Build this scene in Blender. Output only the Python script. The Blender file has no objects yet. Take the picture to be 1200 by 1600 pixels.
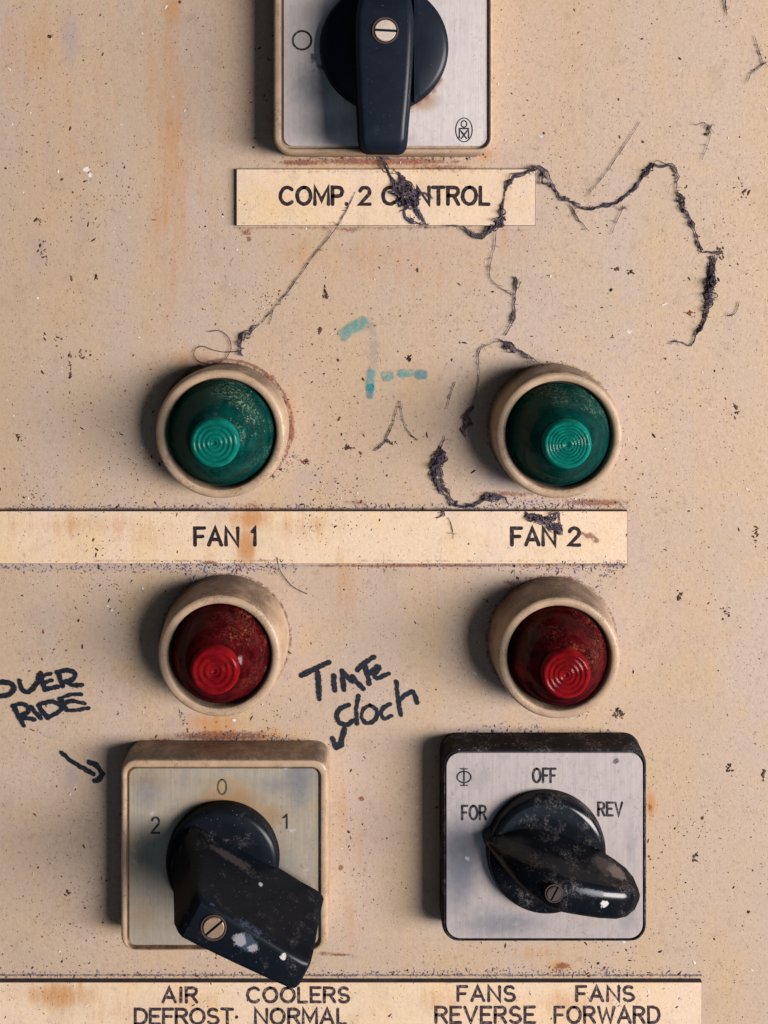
import bpy, bmesh, math, random
import numpy as np
from mathutils import Vector

random.seed(11)
rng = np.random.default_rng(11)
scene = bpy.context.scene
COL = scene.collection

# ------------------------------------------------------------------ units
S = 0.00015            # one unit of the drawing = 0.15 mm (switch plates are 48 mm wide)
CX, CY, D = 585.0, 335.0, 1800.0     # where the camera stands over the panel, and how far off


def P(x, y, h=0.0):
    return Vector(((x - 600) * S, -h * S, (800 - y) * S))


def U(ax, ay, h):
    """panel coordinates of something seen at (ax, ay) when it stands h off the panel"""
    f = (D - h) / D
    return CX + (ax - CX) * f, CY + (ay - CY) * f


# ------------------------------------------------------------------ camera
cam_d = bpy.data.cameras.new('camera')
cam = bpy.data.objects.new('camera', cam_d)
COL.objects.link(cam)
scene.camera = cam
cam.location = P(CX, CY, D)
cam.rotation_euler = (math.radians(90), 0, 0)
cam_d.sensor_fit = 'HORIZONTAL'
cam_d.sensor_width = 36
cam_d.lens = 36 * D / 1200
cam_d.shift_x = (600 - CX) / 1200
cam_d.shift_y = -(800 - CY) / 1200
cam_d.clip_start = 0.01
cam_d.clip_end = 50

# ------------------------------------------------------------------ light
world = bpy.data.worlds.new('World')
scene.world = world
world.use_nodes = True
wb = world.node_tree.nodes['Background']
wb.inputs[0].default_value = (0.50, 0.62, 0.80, 1)
wb.inputs[1].default_value = 0.042


def area(name, loc, target, sx, sy, power, color):
    l = bpy.data.lights.new(name, 'AREA')
    l.shape = 'RECTANGLE'
    l.size, l.size_y, l.energy, l.color = sx, sy, power, color
    o = bpy.data.objects.new(name, l)
    COL.objects.link(o)
    o.location = loc
    o.rotation_euler = (Vector(target) - Vector(loc)).to_track_quat('-Z', 'Y').to_euler()
    return o


area('window_light', (1.30, -1.12, -0.06), (0, 0, -0.01), 1.25, 0.55, 58.5, (1.0, 0.945, 0.91))
area('fill_light', (0.15, -1.4, -0.35), (0, 0, 0), 0.8, 0.5, 0.9, (0.60, 0.80, 1.0))  # weak added fill with no visible source, kept low so upward faces stay dark

vs = scene.view_settings
vs.view_transform = 'Standard'
vs.look = 'None'
vs.exposure = 0.0
vs.gamma = 1.0
vs.use_curve_mapping = False


# ------------------------------------------------------------------ node helpers
class NT:
    def __init__(self, name):
        self.m = bpy.data.materials.new(name)
        self.m.use_nodes = True
        self.t = self.m.node_tree
        self.b = self.t.nodes['Principled BSDF']
        self._pos = None

    def n(self, typ, **kw):
        nd = self.t.nodes.new(typ)
        for k, v in kw.items():
            setattr(nd, k, v)
        return nd

    def link(self, a, b):
        self.t.links.new(a, b)

    def set(self, sock, v):
        if hasattr(v, 'is_output'):
            self.link(v, sock)
        elif isinstance(v, (tuple, list)) and len(v) == 3 and sock.type == 'RGBA':
            sock.default_value = (*v, 1)
        else:
            sock.default_value = v

    def pos(self, sx=1, sy=1, sz=1, off=(0, 0, 0), rot=0.0):
        """world position, 1 unit = 100 drawing units"""
        g = self.n('ShaderNodeNewGeometry')
        mp = self.n('ShaderNodeMapping')
        k = 1 / (100 * S)
        mp.inputs['Scale'].default_value = (k * sx, k * sy, k * sz)
        mp.inputs['Location'].default_value = off
        mp.inputs['Rotation'].default_value = (0, rot, 0)
        self.link(g.outputs['Position'], mp.inputs['Vector'])
        return mp.outputs[0]

    def blob(self, x, y, h, rx, ry, rot=0.0, amt=1.0):
        """soft patch seen at (x, y) on a surface h off the panel"""
        a, b = U(x, y, h)
        g = self.n('ShaderNodeNewGeometry')
        sub = self.n('ShaderNodeVectorMath', operation='SUBTRACT')
        self.link(g.outputs['Position'], sub.inputs[0])
        sub.inputs[1].default_value = P(a, b, h)
        mp = self.n('ShaderNodeMapping', vector_type='TEXTURE')
        mp.inputs['Rotation'].default_value = (0, rot, 0)
        mp.inputs['Scale'].default_value = (rx * S, min(rx, ry) * 1.6 * S, ry * S)
        self.link(sub.outputs[0], mp.inputs[0])
        ln = self.n('ShaderNodeVectorMath', operation='LENGTH')
        self.link(mp.outputs[0], ln.inputs[0])
        return self.ramp(ln.outputs['Value'], 0.0, 1.0, amt, 0.0)

    def noise(self, vec, scale, detail=4, rough=0.55, dist=0.0):
        nd = self.n('ShaderNodeTexNoise')
        self.link(vec, nd.inputs['Vector'])
        nd.inputs['Scale'].default_value = scale
        nd.inputs['Detail'].default_value = detail
        nd.inputs['Roughness'].default_value = rough
        nd.inputs['Distortion'].default_value = dist
        return nd.outputs[0]

    def voro(self, vec, scale, rand=1.0):
        nd = self.n('ShaderNodeTexVoronoi')
        self.link(vec, nd.inputs['Vector'])
        nd.inputs['Scale'].default_value = scale
        nd.inputs['Randomness'].default_value = rand
        return nd.outputs['Distance'], nd.outputs['Color']

    def math(self, op, a, b=0.0, c=0.0):
        nd = self.n('ShaderNodeMath', operation=op)
        self.set(nd.inputs[0], a)
        self.set(nd.inputs[1], b)
        self.set(nd.inputs[2], c)
        return nd.outputs[0]

    def ramp(self, v, lo, hi, a=0.0, b=1.0):
        nd = self.n('ShaderNodeMapRange', interpolation_type='SMOOTHSTEP')
        self.set(nd.inputs['Value'], v)
        nd.inputs['From Min'].default_value = lo
        nd.inputs['From Max'].default_value = hi
        nd.inputs['To Min'].default_value = a
        nd.inputs['To Max'].default_value = b
        return nd.outputs[0]

    def mix(self, f, a, b, mode='MIX'):
        nd = self.n('ShaderNodeMix', data_type='RGBA', blend_type=mode)
        self.set(nd.inputs[0], f)
        self.set(nd.inputs[6], a)
        self.set(nd.inputs[7], b)
        return nd.outputs[2]

    def attr(self, name):
        nd = self.n('ShaderNodeAttribute', attribute_name=name)
        return nd.outputs['Fac']

    def uv(self, su, sv, off=0.0):
        nd = self.n('ShaderNodeUVMap')
        mp = self.n('ShaderNodeMapping')
        mp.inputs['Scale'].default_value = (su, sv, 1)
        mp.inputs['Location'].default_value = (off, off * 1.7, 0)
        self.link(nd.outputs[0], mp.inputs[0])
        return mp.outputs[0]

    def bump(self, h, strength, dist):
        nd = self.n('ShaderNodeBump')
        nd.inputs['Strength'].default_value = strength
        nd.inputs['Distance'].default_value = dist * S
        self.link(h, nd.inputs['Height'])
        self.link(nd.outputs[0], self.b.inputs['Normal'])

    def done(self, col=None, rough=None, metal=None, spec=None, **kw):
        if col is not None:
            self.set(self.b.inputs['Base Color'], col)
        if rough is not None:
            self.set(self.b.inputs['Roughness'], rough)
        if metal is not None:
            self.set(self.b.inputs['Metallic'], metal)
        if spec is not None:
            self.set(self.b.inputs['Specular IOR Level'], spec)
        for k, v in kw.items():
            self.set(self.b.inputs[k], v)
        return self.m

    def sheen(self, amount, rough):
        """a thin constant gloss instead of the Fresnel one: worn plastic hardly mirrors at grazing angles"""
        gl = self.n('ShaderNodeBsdfGlossy')
        self.set(gl.inputs['Roughness'], rough)
        mx = self.n('ShaderNodeMixShader')
        mx.inputs[0].default_value = amount
        self.link(self.b.outputs[0], mx.inputs[1])
        self.link(gl.outputs[0], mx.inputs[2])
        self.link(mx.outputs[0], self.t.nodes['Material Output'].inputs['Surface'])
        return self.m

    def alpha(self, a):
        """mix with plain transparency (thin ink, worn paint)"""
        out = self.t.nodes['Material Output']
        tr = self.n('ShaderNodeBsdfTransparent')
        mx = self.n('ShaderNodeMixShader')
        self.set(mx.inputs[0], a)
        self.link(tr.outputs[0], mx.inputs[1])
        self.link(self.b.outputs[0], mx.inputs[2])
        self.link(mx.outputs[0], out.inputs['Surface'])
        return self.m


def mat_painted(name, tan, pale, yellow, specks=1.0, gloss=0.5, age=1.0):
    """old paint or plastic: mottled, pitted, with the stains stored on the mesh"""
    m = NT(name)
    vert = m.pos(1.0, 1, 0.16)
    p = m.pos()
    big = m.ramp(m.noise(vert, 0.9, 3, 0.5), 0.35, 0.66)
    c = m.mix(big, tan, pale)
    mid = m.ramp(m.noise(m.pos(off=(7, 0, 3)), 1.1, 5, 0.6), 0.48, 0.72)
    c = m.mix(m.math('MULTIPLY', mid, 0.7), c, yellow)
    fine = m.noise(p, 14, 6, 0.75)
    c = m.mix(m.ramp(fine, 0.36, 0.74, 0.0, 0.26 * age), c, (0.25, 0.165, 0.115), 'MIX')
    g3 = m.noise(m.pos(1, 1, 0.8, off=(9, 9, 2)), 34, 4, 0.8)
    c = m.mix(m.ramp(g3, 0.53, 0.72, 0.0, 0.50 * age), c, (0.20, 0.13, 0.10))
    c = m.mix(m.ramp(m.noise(m.pos(off=(1, 5, 2)), 26, 4, 0.75), 0.56, 0.76, 0.0, 0.3 * age), c, (0.70, 0.57, 0.45))
    blot = m.ramp(m.noise(m.pos(off=(3, 9, 1)), 5.5, 5, 0.7), 0.56, 0.74)
    c = m.mix(m.math('MULTIPLY', blot, 0.46 * age), c, (0.33, 0.21, 0.15))
    b2 = m.ramp(m.noise(m.pos(off=(1, 2, 9)), 2.2, 5, 0.7), 0.54, 0.76)
    c = m.mix(m.math('MULTIPLY', b2, 0.55 * age), c, (0.38, 0.275, 0.195))
    b3 = m.ramp(m.noise(m.pos(1, 1, .6, off=(11, 2, 4)), 1.3, 4, 0.6), 0.50, 0.70)
    c = m.mix(m.math('MULTIPLY', b3, 0.45 * age), c, (0.47, 0.365, 0.285))
    wob = m.noise(p, 9, 5, 0.7)
    wob2 = m.noise(m.pos(off=(5, 2, 8)), 30, 4, 0.7)
    wv = m.math('ADD', m.math('MULTIPLY', m.math('SUBTRACT', wob, 0.5), 0.9),
                m.math('MULTIPLY', m.math('SUBTRACT', wob2, 0.5), 0.8))
    # stains with their own shapes
    stk = m.math('SUBTRACT', m.noise(m.pos(3.0, 1, 0.35, off=(2, 2, 2)), 2.4, 6, 0.7), 0.5)
    org = m.ramp(m.math('ADD', m.math('ADD', m.attr('orange'), m.math('MULTIPLY', wv, 0.4)), m.math('MULTIPLY', stk, 1.3)), 0.12, 1.0, 0.0, 0.9)
    c = m.mix(org, c, (0.50, 0.235, 0.085))
    lil = m.ramp(m.math('ADD', m.attr('lilac'), m.math('MULTIPLY', wv, 0.5)), 0.2, 1.0, 0.0, 0.7)
    c = m.mix(lil, c, (0.36, 0.29, 0.31))
    rst = m.ramp(m.math('ADD', m.math('MULTIPLY', m.attr('rust'), 1.35), wv), 0.34, 0.85, 0.0, 0.9)
    rc = m.mix(m.ramp(wob2, 0.35, 0.65), (0.30, 0.078, 0.032), (0.10, 0.035, 0.028))
    c = m.mix(m.math('MULTIPLY', rst, 0.9), c, rc)
    gr = m.ramp(m.math('ADD', m.attr('grime'), wv), 0.34, 0.85, 0.0, 0.9)
    c = m.mix(gr, c, (0.035, 0.025, 0.035))
    wh = m.ramp(m.math('ADD', m.attr('white'), wv), 0.35, 0.62, 0.0, 0.9)
    c = m.mix(wh, c, (0.80, 0.76, 0.74))
    # hairline scuffs
    ab = m.math('ABSOLUTE', m.math('SUBTRACT', m.noise(m.pos(1.5, 1, .8, off=(6, 3, 2)), 5.5, 2, 0.5, 0.6), 0.5))
    scf = m.math('MULTIPLY', m.ramp(ab, 0.002, 0.010, 1, 0), m.ramp(m.noise(m.pos(off=(2, 8, 5)), 4.0, 3, 0.7), 0.56, 0.66))
    c = m.mix(m.math('MULTIPLY', scf, 0.75 * age), c, (0.16, 0.10, 0.085))
    # pits in the paint
    pit = None
    for sc, thr, keep, off in ((5.0, 0.055, 0.50, 0.0), (10.0, 0.10, 0.50, 4.0), (19.0, 0.17, 0.50, 9.0)):
        d, col = m.voro(m.pos(off=(off, off, off * 2), sz=0.9), sc)
        d2 = m.math('ADD', d, m.math('MULTIPLY', m.math('SUBTRACT', wob2, 0.5), 0.10))
        sp = m.ramp(d2, thr * 0.55, thr * 1.15, 1.0, 0.0)
        sep = m.n('ShaderNodeSeparateColor')
        m.link(col, sep.inputs[0])
        k = m.ramp(sep.outputs[0], 1 - keep, 1 - keep + 0.25)
        sp = m.math('MULTIPLY', sp, k)
        pit = sp if pit is None else m.math('MAXIMUM', pit, sp)
    pit = m.math('MULTIPLY', pit, specks)
    c = m.mix(m.math('MULTIPLY', pit, 0.72), c, (0.12, 0.068, 0.055))
    hgt = m.math('SUBTRACT', m.math('MULTIPLY', m.noise(p, 22, 5, 0.6), 0.7), m.math('MULTIPLY', pit, 0.8))
    hgt = m.math('ADD', hgt, m.math('MULTIPLY', rst, 0.5))
    m.bump(hgt, 0.32, 1.8)
    return m.done(c, rough=m.ramp(fine, 0.3, 0.7, gloss - 0.06, gloss + 0.14), spec=0.3)


def mat_simple(name, col, var, rough, metal=0.0, spec=0.5, dust=None, dust_amt=0.0, bump=0.3, dust_lo=0.55, patches=(), top_shade_grime=0.0, sheen=None, **kw):
    m = NT(name)
    p = m.pos()
    c = m.mix(m.ramp(m.noise(p, 4, 6, 0.65), 0.3, 0.7), col, var)
    f = m.noise(m.pos(off=(2, 5, 7)), 30, 4, 0.7)
    r = rough
    if dust is not None:
        a = m.ramp(m.noise(m.pos(off=(8, 1, 4)), 3.2, 5, 0.65), dust_lo, dust_lo + 0.18)
        g = m.ramp(f, 0.42, 0.68)
        k = m.math('MULTIPLY', m.math('MULTIPLY', a, g), dust_amt)
        d, _ = m.voro(m.pos(off=(1, 2, 3)), 16)
        sp = m.math('MULTIPLY', m.ramp(d, 0.07, 0.13, 1, 0), m.ramp(m.noise(p, 7, 3), 0.47, 0.55))
        k = m.math('MAXIMUM', k, m.math('MULTIPLY', sp, min(1, dust_amt * 1.2)))
        wv = m.math('ADD', m.math('MULTIPLY', m.math('SUBTRACT', m.noise(m.pos(off=(4, 4, 4)), 14, 6, 0.75), 0.5), 1.7),
                    m.math('MULTIPLY', m.math('SUBTRACT', f, 0.5), 0.9))
        c = m.mix(k, c, dust)
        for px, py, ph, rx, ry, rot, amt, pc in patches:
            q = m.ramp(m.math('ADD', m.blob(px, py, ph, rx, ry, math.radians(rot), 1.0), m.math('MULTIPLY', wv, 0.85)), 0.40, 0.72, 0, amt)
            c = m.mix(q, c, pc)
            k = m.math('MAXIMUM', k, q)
        if top_shade_grime:  # darkens upward faces in the colour: painted shade along with real grime
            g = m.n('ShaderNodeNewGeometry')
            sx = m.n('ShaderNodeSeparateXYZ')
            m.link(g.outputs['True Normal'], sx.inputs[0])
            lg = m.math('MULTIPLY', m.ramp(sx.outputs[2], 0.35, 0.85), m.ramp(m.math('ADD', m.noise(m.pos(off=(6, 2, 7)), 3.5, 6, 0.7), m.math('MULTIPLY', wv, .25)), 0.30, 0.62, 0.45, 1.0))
            c = m.mix(m.math('MULTIPLY', lg, top_shade_grime), c, (0.085, 0.058, 0.045))
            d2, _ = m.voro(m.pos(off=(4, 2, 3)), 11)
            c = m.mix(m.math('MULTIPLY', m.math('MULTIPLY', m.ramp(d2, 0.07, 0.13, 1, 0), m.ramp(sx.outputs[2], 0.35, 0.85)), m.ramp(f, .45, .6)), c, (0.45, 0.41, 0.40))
        r = m.math('ADD', m.math('MULTIPLY', k, 0.4), rough)
    m.bump(f, bump, 1.2)
    if sheen:
        m.done(c, rough=0.7, metal=metal, spec=0.0)
        return m.sheen(sheen, r)
    return m.done(c, rough=r, metal=metal, spec=spec, **kw)


M = {}
M['panel'] = mat_painted('aged_beige_paint', (0.530, 0.386, 0.266), (0.515, 0.396, 0.318), (0.545, 0.392, 0.232), 1.2)
M['plate'] = mat_painted('aged_cream_laminate', (0.750, 0.570, 0.395), (0.750, 0.580, 0.435), (0.75, 0.53, 0.295), 0.6, 0.42, 0.6)
M['plate_core'] = mat_simple('black_laminate_core', (0.03, 0.022, 0.028), (0.07, 0.05, 0.055), 0.7,
                             dust=(0.25, 0.2, 0.22), dust_amt=0.5)
M['cream'] = mat_simple('cream_plastic', (0.50, 0.355, 0.240), (0.40, 0.275, 0.180), 0.42, top_shade_grime=0.85, dust=(0.15, 0.085, 0.06),
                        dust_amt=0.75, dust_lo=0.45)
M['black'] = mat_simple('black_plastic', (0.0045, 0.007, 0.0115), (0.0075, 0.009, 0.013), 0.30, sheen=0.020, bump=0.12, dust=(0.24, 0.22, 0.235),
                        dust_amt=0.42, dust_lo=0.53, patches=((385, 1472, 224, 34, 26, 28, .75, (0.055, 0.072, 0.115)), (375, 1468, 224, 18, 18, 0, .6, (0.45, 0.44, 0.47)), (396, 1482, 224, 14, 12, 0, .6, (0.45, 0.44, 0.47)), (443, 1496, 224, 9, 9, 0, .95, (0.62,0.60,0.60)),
    (330, 1412, 224, 22, 8, 30, .8, (0.055, 0.072, 0.115)), (405, 1453, 223, 95, 13, 29, .65, (0.055, 0.072, 0.115)), (365, 1340, 110, 75, 13, 28, .6, (0.075, 0.06, 0.058)), (345, 1310, 100, 40, 10, 10, .6, (0.075, 0.06, 0.058)),  # bluish patches paint sheen on the lever's front into the colour; others are dust
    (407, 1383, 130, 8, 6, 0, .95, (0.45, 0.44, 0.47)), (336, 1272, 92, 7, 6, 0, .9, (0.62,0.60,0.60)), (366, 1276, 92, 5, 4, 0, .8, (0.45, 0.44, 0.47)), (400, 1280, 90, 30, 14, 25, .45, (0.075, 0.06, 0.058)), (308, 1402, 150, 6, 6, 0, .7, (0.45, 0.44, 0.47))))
M['black_housing'] = mat_simple('black_housing_plastic', (0.009, 0.010, 0.015), (0.014, 0.014, 0.018), 0.45, sheen=0.02, bump=0.2, top_shade_grime=0.06, dust=(0.22, 0.19, 0.20),
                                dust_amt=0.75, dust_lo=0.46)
M['navy'] = mat_simple('blue_black_plastic', (0.007, 0.011, 0.020), (0.010, 0.014, 0.024), 0.33, sheen=0.022, bump=0.1, dust=(0.18, 0.18, 0.21),
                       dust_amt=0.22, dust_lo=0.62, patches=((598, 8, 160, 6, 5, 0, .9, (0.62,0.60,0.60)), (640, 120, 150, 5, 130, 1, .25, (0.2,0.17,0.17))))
M['black_gloss'] = mat_simple('glossy_black_plastic', (0.0042, 0.0062, 0.0095), (0.007, 0.008, 0.011), 0.17, sheen=0.036, bump=0.1,
                              dust=(0.26, 0.23, 0.23), dust_amt=0.5, dust_lo=0.50, patches=((950, 1350, 112, 46, 26, 25, .85, (0.075, 0.06, 0.058)), (965, 1362, 118, 28, 20, 25, .8, (0.22,0.165,0.155)), (945, 1414, 172, 13, 11, 0, .9, (0.62,0.60,0.60)), (925, 1395, 172, 50, 9, 14, .5, (0.055, 0.072, 0.115)),  # the narrow bluish one paints a highlight along the lever's ridge
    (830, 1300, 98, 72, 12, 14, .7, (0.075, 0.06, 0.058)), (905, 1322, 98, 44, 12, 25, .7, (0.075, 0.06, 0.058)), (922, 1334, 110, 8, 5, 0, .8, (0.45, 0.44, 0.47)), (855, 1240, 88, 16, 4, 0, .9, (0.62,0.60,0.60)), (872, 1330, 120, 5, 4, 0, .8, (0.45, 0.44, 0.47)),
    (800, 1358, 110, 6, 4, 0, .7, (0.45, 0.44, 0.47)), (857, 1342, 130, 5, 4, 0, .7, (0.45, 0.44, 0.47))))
M['gap'] = mat_simple('dark_gap', (0.015, 0.013, 0.016), (0.03, 0.02, 0.02), 0.8)
M['cup'] = mat_simple('dull_reflector', (0.16, 0.155, 0.15), (0.10, 0.095, 0.09), 0.5)
M['brass'] = mat_simple('dull_brass', (0.55, 0.40, 0.28), (0.38, 0.25, 0.16), 0.42, metal=0.55, dust=(0.12, 0.08, 0.06),
                        dust_amt=0.8, dust_lo=0.45)
M['screw_dark'] = mat_simple('grimy_screw', (0.09, 0.075, 0.065), (0.04, 0.033, 0.03), 0.5, metal=0.3, dust=(0.03, 0.025, 0.025), dust_amt=0.9, dust_lo=0.4)
M['steel_pale'] = mat_simple('pale_screw', (0.72, 0.60, 0.50), (0.58, 0.46, 0.38), 0.45, metal=0.4)
M['slot'] = mat_simple('screw_slot', (0.05, 0.03, 0.025), (0.09, 0.05, 0.04), 0.8)


def mat_metal(name, a, b, stain, stain_lo, warm, warm_lo, metal=0.35, rough=0.42):
    m = NT(name)
    p = m.pos()
    br = m.noise(m.pos(4.0, 1, 0.10), 9, 4, 0.6)          # brushing runs up and down
    c = m.mix(m.ramp(br, 0.3, 0.7), a, b)
    s = m.ramp(m.noise(m.pos(1.0, 1, 0.55, off=(4, 4, 6)), 1.5, 5, 0.6), stain_lo, stain_lo + 0.2)
    c = m.mix(m.math('MULTIPLY', s, 0.75), c, stain)
    w = m.ramp(m.noise(m.pos(off=(14, 0, 2)), 1.2, 5, 0.6), warm_lo, warm_lo + 0.2)
    c = m.mix(m.math('MULTIPLY', w, 0.75), c, warm)
    # rusty bloom round the knob and grime into the corners, stored on the mesh
    wv = m.math('MULTIPLY', m.math('SUBTRACT', m.noise(p, 9, 5, 0.7), 0.5), 1.0)
    c = m.mix(m.ramp(m.math('ADD', m.attr('orange'), m.math('MULTIPLY', wv, 0.5)), 0.15, 1.0, 0, 0.75), c, (0.42, 0.22, 0.09))
    c = m.mix(m.ramp(m.math('ADD', m.attr('lilac'), m.math('MULTIPLY', wv, 0.5)), 0.15, 1.0, 0, 0.85), c, (0.17, 0.19, 0.235))
    c = m.mix(m.ramp(m.math('ADD', m.attr('rust'), wv), 0.35, 0.8, 0, 0.8), c, (0.30, 0.12, 0.06))
    c = m.mix(m.ramp(m.math('ADD', m.attr('grime'), wv), 0.4, 0.8, 0, 0.85), c, (0.05, 0.04, 0.05))
    c = m.mix(m.ramp(m.math('ADD', m.attr('white'), wv), 0.35, 0.65, 0, 0.8), c, (0.75, 0.74, 0.76))
    d, _ = m.voro(m.pos(off=(1, 6, 3)), 9)
    sp = m.math('MULTIPLY', m.ramp(d, 0.04, 0.10, 1, 0), m.ramp(m.noise(p, 3, 3), 0.48, 0.6))
    c = m.mix(m.math('MULTIPLY', sp, 0.8), c, (0.09, 0.07, 0.07))
    c = m.mix(m.math('MULTIPLY', m.ramp(m.noise(m.pos(1.2, 1, 0.7, off=(3, 3, 1)), 9, 8, 0.8), 0.46, 0.68), 0.55), c, stain)
    hs = m.math('ABSOLUTE', m.math('SUBTRACT', m.noise(m.pos(1.4, 1, .7, off=(1, 3, 8)), 6.5, 2, 0.5, 0.4), 0.5))
    c = m.mix(m.math('MULTIPLY', m.math('MULTIPLY', m.ramp(hs, 0.002, 0.008, 1, 0), m.ramp(m.noise(m.pos(off=(7, 7, 1)), 3.5, 3), 0.52, 0.60)), 0.5), c, (0.14, 0.12, 0.12))
    d, _ = m.voro(m.pos(off=(9, 6, 1)), 13)
    sp2 = m.math('MULTIPLY', m.ramp(d, 0.05, 0.11, 1, 0), m.ramp(m.noise(m.pos(off=(5, 5, 5)), 4, 3), 0.54, 0.62))
    c = m.mix(m.math('MULTIPLY', sp2, 0.8), c, (0.75, 0.74, 0.74))
    m.bump(br, 0.12, 1.0)
    return m.done(c, rough=rough, metal=metal, spec=0.5)


M['plate_silver'] = mat_metal('pale_brushed_aluminium', (0.74, 0.665, 0.64), (0.66, 0.59, 0.575), (0.52, 0.45, 0.47), 0.56,
                              (0.66, 0.54, 0.46), 0.58)
M['plate_tarnish'] = mat_metal('tarnished_aluminium', (0.53, 0.455, 0.355), (0.45, 0.385, 0.305), (0.34, 0.315, 0.29), 0.50,
                               (0.54, 0.39, 0.22), 0.50)
M['plate_grey'] = mat_metal('grey_aluminium', (0.60, 0.52, 0.50), (0.53, 0.46, 0.455), (0.36, 0.33, 0.36), 0.56,
                            (0.54, 0.43, 0.36), 0.56)


def mat_lens(name, deep, mid, dust, amt, sss=False, tint=(1, 1, 1)):
    m = NT(name)
    p = m.pos()
    c = m.mix(m.ramp(m.noise(p, 6, 6, 0.7), 0.3, 0.7), deep, mid)
    f = m.noise(m.pos(off=(2, 5, 7)), 26, 4, 0.75)
    a = m.ramp(m.noise(m.pos(off=(8, 1, 4)), 2.2, 4, 0.6), 0.40, 0.66)
    att = m.attr('dusty')
    k = m.math('MULTIPLY', m.math('MULTIPLY', m.math('MULTIPLY', m.ramp(f, 0.47, 0.60), a), att), amt)
    d, _ = m.voro(m.pos(off=(1, 2, 3)), 15)
    sp = m.math('MULTIPLY', m.ramp(d, 0.08, 0.15, 1, 0), m.ramp(m.noise(p, 5, 3), 0.5, 0.58))
    k = m.math('MAXIMUM', k, m.math('MULTIPLY', m.math('MULTIPLY', sp, att), amt))
    c = m.mix(k, c, dust)
    m.bump(f, 0.30, 1.0)
    if sss:
        m.done(c, rough=0.6, spec=0.0, **{'Subsurface Weight': 0.75, 'Subsurface Scale': 12 * S, 'Subsurface Radius': (1, 1, 1)})
        return m.sheen(0.010, 0.14)
    # tinted clear cap: partly see-through, partly cloudy, with dust sitting on it
    m.done(c, rough=0.6, spec=0.0)
    rf = m.n('ShaderNodeBsdfRefraction')
    rf.inputs['IOR'].default_value = 1.30
    rf.inputs['Roughness'].default_value = 0.10
    rf.inputs['Color'].default_value = (*tint, 1)
    mx = m.n('ShaderNodeMixShader')
    m.link(m.math('MULTIPLY', m.math('SUBTRACT', 1.0, k), 0.55), mx.inputs[0])
    m.link(m.b.outputs[0], mx.inputs[1])
    m.link(rf.outputs[0], mx.inputs[2])
    gl = m.n('ShaderNodeBsdfGlossy')
    gl.inputs['Roughness'].default_value = 0.13
    m2 = m.n('ShaderNodeMixShader')
    m2.inputs[0].default_value = 0.016
    m.link(mx.outputs[0], m2.inputs[1])
    m.link(gl.outputs[0], m2.inputs[2])
    m.link(m2.outputs[0], m.t.nodes['Material Output'].inputs['Surface'])
    return m.m


M['green'] = mat_lens('green_lens', (0.002, 0.042, 0.040), (0.004, 0.105, 0.090), (0.30, 0.40, 0.27), 0.95, tint=(0.02, 0.50, 0.42))
M['green_tip'] = mat_lens('green_lens_end', (0.002, 0.100, 0.080), (0.004, 0.165, 0.130), (0.001, 0.05, 0.045), 0.9, True)  # ends coloured brighter than the caps, standing in for piped light
M['red'] = mat_lens('red_lens', (0.035, 0.003, 0.006), (0.17, 0.008, 0.012), (0.42, 0.14, 0.08), 0.75, tint=(0.42, 0.012, 0.02))
M['red_tip'] = mat_lens('red_lens_end', (0.11, 0.003, 0.005), (0.23, 0.006, 0.009), (0.10, 0.004, 0.006), 0.9, True)


def mat_letter(name, ink, dust, amt, rough=0.6):
    m = NT(name)
    n = m.noise(m.pos(), 22, 5, 0.7)
    c = m.mix(m.math('MULTIPLY', m.ramp(n, 0.48, 0.70), amt), ink, dust)
    return m.done(c, rough=rough, spec=0.2)


M['letter'] = mat_letter('engraved_black', (0.016, 0.011, 0.014), (0.20, 0.13, 0.12), 0.55)
M['letter_worn'] = mat_letter('engraved_black_worn', (0.035, 0.022, 0.030), (0.40, 0.28, 0.24), 0.70)
M['print'] = mat_letter('printed_black', (0.018, 0.02, 0.028), (0.30, 0.26, 0.26), 0.5)
M['print_faint'] = mat_letter('printed_faint', (0.07, 0.06, 0.045), (0.25, 0.20, 0.14), 0.5)


def mat_marker():
    m = NT('marker_ink')
    st = m.noise(m.uv(1.2, 13.0), 1.0, 3, 0.55)          # streaks run along the stroke
    br = m.noise(m.pos(), 26, 4, 0.75)
    v = m.math('ADD', m.math('MULTIPLY', st, 0.7), m.math('MULTIPLY', br, 0.45))
    a = m.ramp(v, 0.60, 0.76, 1.0, 0.18)
    c = m.mix(m.ramp(br, 0.4, 0.7), (0.006, 0.010, 0.016), (0.022, 0.026, 0.045))
    m.done(c, rough=0.45, spec=0.4)
    return m.alpha(a)


M['marker'] = mat_marker()


def mat_smudge(name, a, b, lo, hi, mx):
    m = NT(name)
    n = m.noise(m.pos(), 6, 6, 0.7)
    n2 = m.noise(m.pos(off=(3, 3, 3)), 24, 3, 0.7)
    v = m.math('ADD', m.math('MULTIPLY', n, 0.8), m.math('MULTIPLY', n2, 0.35))
    # thins out towards the edge of the smear
    ed = m.attr('edge')
    f = m.math('MULTIPLY', m.ramp(v, lo, hi, 0.0, mx), m.ramp(ed, 0.0, 0.55))
    c = m.mix(m.ramp(n2, 0.35, 0.65), a, b)
    m.done(c, rough=0.6, spec=0.3)
    return m.alpha(f)


M['teal'] = mat_smudge('teal_paint', (0.05, 0.34, 0.35), (0.13, 0.40, 0.40), 0.36, 0.74, 0.78)
M['teal_deep'] = mat_smudge('deep_teal_paint', (0.02, 0.24, 0.32), (0.05, 0.30, 0.36), 0.30, 0.72, 0.80)
M['teal_faint'] = mat_smudge('faint_grey_paint', (0.30, 0.34, 0.34), (0.36, 0.37, 0.36), 0.34, 0.85, 0.30)

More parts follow.
